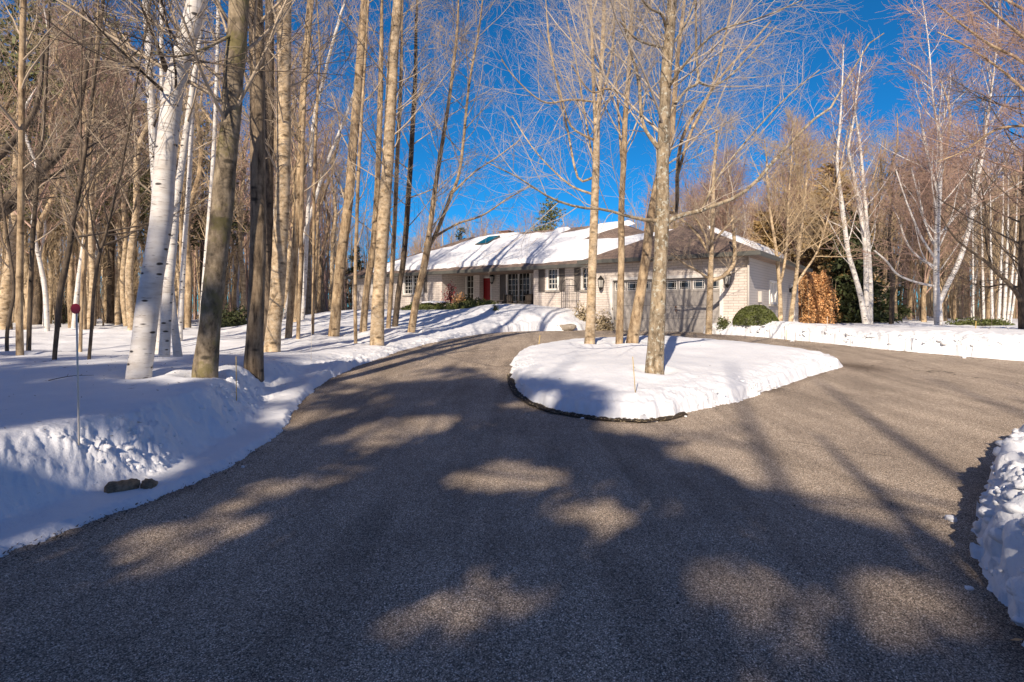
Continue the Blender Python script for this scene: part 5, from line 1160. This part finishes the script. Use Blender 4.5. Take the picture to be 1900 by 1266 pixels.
litter("orange_leaves", [(2.55,2.85), (2.5,2.75)], 5, M['leaf_orange'], "few orange leaves on the tarmac by the right-hand pile", "leaf litter", .03, .06)
# driveway marker stakes
def stake(px_, pb, pt, D, label, mat, r=.008, disc=False, name="marker_stake"):
    x = (px_[0]-CX)/F*D; xt = (px_[1]-CX)/F*D; zt = CH+(HY-pt)/F*D; zb = ground_at(x, D)-.12
    t = empty(name, (x, D, zb), label, "marker", "driveway marker stakes" if not disc else None)
    MB().tube([(0,0,0), (xt-x, 0, zt-zb)], r, 8).build("pole", mat, t, smooth=True)
    if disc:
        m = MB(); n = 24; R = .040*D/4.9*1.0; vs = []
        for s_ in (-.004, .004): vs += [((xt-x)+R*math.cos(k*2*math.pi/n), s_-.01, (zt-zb)+R*1.08*math.sin(k*2*math.pi/n)) for k in range(n)]
        m.add(vs, [tuple(range(n)), tuple(range(2*n-1, n-1, -1))] + [(k, n+k, n+(k+1)%n, (k+1)%n) for k in range(n)]); m.build("reflector", plain("red_reflector", (.50,.01,.035), .35, .05), t)
M['stake_w'] = plain("pale_fibreglass", (.72,.66,.56), .5, .05); M['stake_y'] = plain("yellow_stake", (.50,.36,.12), .7, .1)
stake((147,142), 890, 573, 5.05, "tall white rod topped with a round red reflector in the near left bank", M['stake_w'], .0075, True)
stake((439,438), 775, 662, 8.2, "thin tan stake stuck in the cut face of the left bank", M['stake_y'], .006)
stake((478,480), 703, 650, 10.6, "pale short stake on the crest of the left bank", M['stake_w'], .006)
stake((577,578), 684, 602, 12.2, "tall faint stake where the drive begins to curve", M['stake_w'], .006)
stake((1180,1174), 757, 662, 8.6, "thin dark-tan stake in the near slope of the island", M['stake_y'], .006)
stake((998,1002), 647, 622, 15.8, "short yellow stake at the island's left rear edge", M['stake_y'], .010)
stake((1459,1459), 633, 612, 18.8, "short stake in the bank opposite the island's right end", M['stake_y'], .008)
stake((1535,1535), 625, 588, 18.4, "slim upright stake in the right far bank below the rust hedge", M['stake_w'], .007)
stake((1810,1811), 625, 596, 17.5, "golden stake on the right bank near the birch clump", M['stake_y'], .012)
stake((784,785), 622, 598, 19.5, "faint thin rod on the left bank below the forked tree", M['stake_w'], .007)
# fallen twigs on the snow
def twig(px0, py0, px1, py1, D, label, r=.006):
    x0, x1 = (px0-CX)/F*D, (px1-CX)/F*D; y1 = D+.45; pts = []
    for t in np.linspace(0, 1, 7): x = x0+(x1-x0)*t; y = D+.45*t+.04*math.sin(t*5); pts.append((x, y, ground_at(x, y)+.012+.03*math.sin(t*3)))
    m = MB().tube(pts, [r*(1-.6*t) for t in np.linspace(0, 1, 7)], 6)
    m.tube([pts[2], (pts[2][0]-.03, pts[2][1]+.06, pts[2][2]+.03)], [r*.5, r*.3], 5).tube([pts[4], (pts[4][0]+.05, pts[4][1]-.03, pts[4][2]+.02)], [r*.5, r*.2], 5)
    tag(m.build("fallen_twig", M['bark_dark']), label, "twig")
twig(90,790,132,742,7.6, "dark curved twig lying on the shaded left snow")
# crumbled snow on the cut faces of the banks
def crumbs(name, spots, rmin_, rmax_, seed, label):
    rng = np.random.default_rng(seed); n = len(spots); nu, nv = 9, 6
    th, ph = np.meshgrid(np.linspace(0, 2*np.pi, nu, endpoint=False), np.linspace(.25, np.pi-.25, nv)); d = np.stack([np.cos(th)*np.sin(ph), np.sin(th)*np.sin(ph), np.cos(ph)], -1).reshape(-1, 3)
    r = rmin_ + (rmax_-rmin_)*rng.random(n)**3.6; sc = r[:, None]*(.75+.6*rng.random((n, 3)))*np.array([1, 1, .62]); ctr = np.array(spots, float) - np.stack([r*0, r*0, r*.35], 1)
    wob = 1+.42*noise2(d[None, :, 0]*1.7+rng.random((n, 1))*90, d[None, :, 1]*1.7+d[None, :, 2]*1.3+rng.random((n, 1))*90, seed)
    v = ctr[:, None, :] + d[None]*wob[:, :, None]*sc[:, None, :]; m_ = nu*nv
    k, i, j = np.meshgrid(np.arange(n), np.arange(nv-1), np.arange(nu), indexing='ij'); j2 = (j+1) % nu; b = k*m_
    Q = np.stack([b+i*nu+j, b+(i+1)*nu+j, b+(i+1)*nu+j2, b+i*nu+j2], -1).reshape(-1, 4)
    # top caps
    cap = np.stack([np.arange(n)*m_, np.arange(n)*m_+1, np.arange(n)*m_+2, np.arange(n)*m_+3], 1); cap2 = np.stack([np.arange(n)*m_+3, np.arange(n)*m_+4, np.arange(n)*m_+5, np.arange(n)*m_+6], 1); cap3 = np.stack([np.arange(n)*m_, np.arange(n)*m_+3, np.arange(n)*m_+6, np.arange(n)*m_+8], 1)
    Q = np.concatenate([Q, cap, cap2, cap3])
    tag(link(name, mesh_np(name, v.reshape(-1, 3), Q, mats=[M['snow']])), label, "snow crumbs", kind="stuff")
def face_spots(n, xr, yr, dlo, dhi, seed, keep=None, sink=.3, isl=None):
    rng = np.random.default_rng(seed); x = rng.uniform(*xr, n*12); y = rng.uniform(*yr, n*12); z, d = snow_h(x, y)
    ok = (d > dlo) & (d < dhi)
    if isl is not None: ok &= (inside(ISLS, x, y) == isl)
    if keep is not None: ok &= keep(x, y, rng)
    i = np.where(ok)[0][:n]; return np.stack([x[i], y[i], z[i]-.01], 1)
crumbs("pile_crumbs", face_spots(3600, (2.0, 9.5), (1.8, 10.5), .0, .75, 401, isl=False), .010, .062, 402, "rounded crumbs and clods on the near right-hand pile of ploughed snow")
crumbs("bank_crumbs", face_spots(1100, (-6, -2.8), (3.2, 9.5), .46, 1.0, 403, lambda x, y, r: np.exp(-((y-5.5)/.55)**2)+.8*np.exp(-((y-8.5)/1.2)**2) > .15+.85*r.random(len(x))), .004, .042, 406, "broken crumbs on the cut face of the near left bank")
crumbs("island_crumbs", face_spots(1100, (-.2, 8), (8, 15), .03, .50, 407, lambda x, y, r: noise2(x*.9, y*.9, 408) > r.random(len(x))*.7-.15, isl=True), .010, .045, 409, "small crumbs along the near rim of the island")
crumbs("far_bank_crumbs", face_spots(700, (7, 16), (13, 23), .03, .35, 410, isl=False), .012, .07, 411, "clods along the foot of the far right bank")
litter("drive_bits", [(x_, y_) for x_ in np.linspace(-2.6, 4.5, 14) for y_ in np.linspace(2.2, 13, 18) if float(sdf(np.array([x_]), np.array([y_]))[0][0]) < -.4], 170, M['bark_dark'], "scattered bits of bark and twig on the tarmac", "bark bits", .010, .25, .004)
def snow_bits():
    rng = np.random.default_rng(55); cx, cy = [], []
    for wx, wy in WELLS:
        k = 16; a = rng.random(k)*6.28; r = .25+1.6*rng.random(k)**1.3; cx += list(wx+r*np.cos(a)); cy += list(wy+r*np.sin(a))
    cx += list(rng.uniform(-9, -3.6, 150)); cy += list(rng.uniform(4.5, 16, 150)); cx = np.array(cx); cy = np.array(cy); z, d = snow_h(cx, cy); v = []
    for x, y, zz, dd in zip(cx, cy, z, d):
        if dd < .1: continue
        a = rng.random()*6.28; l = .010+.05*rng.random()**3; w_ = .0035+.004*rng.random(); ca, sa = math.cos(a), math.sin(a)
        v += [(x-ca*l, y-sa*l, zz+.004), (x+sa*w_, y-ca*w_, zz+.010), (x+ca*l, y+sa*l, zz+.012), (x-sa*w_, y+ca*w_, zz+.006)]
    tag(link("bark_litter", mesh_np("bark_litter", v, np.arange(len(v)).reshape(-1, 4), mats=[M['bark_dark']], smooth=False)), "flecks of bark and twig tips on the snow under the trees", "bark bits", kind="stuff")
snow_bits()
# loose lumps of snow beside the banks
def lumps():
    rng = np.random.default_rng(31); spots = [(3.35,4.42,.028), (2.62,3.32,.016), (5.0,6.0,.02), (-2.74,5.9,.014), (1.0,8.22,.02), (2.5,8.35,.018), (8.9,18.4,.05), (11.3,14.5,.04)]
    for i, (x, y, r) in enumerate(spots):
        o = rock("snow_lump", (x, y, float(a_h(x, y))+r*.5), (r*1.3, r, r*.8), 40+i, "small loose lump of snow fallen on the tarmac beside a bank", "snow lump", M['snow'], "loose snow lumps on the tarmac")
lumps()
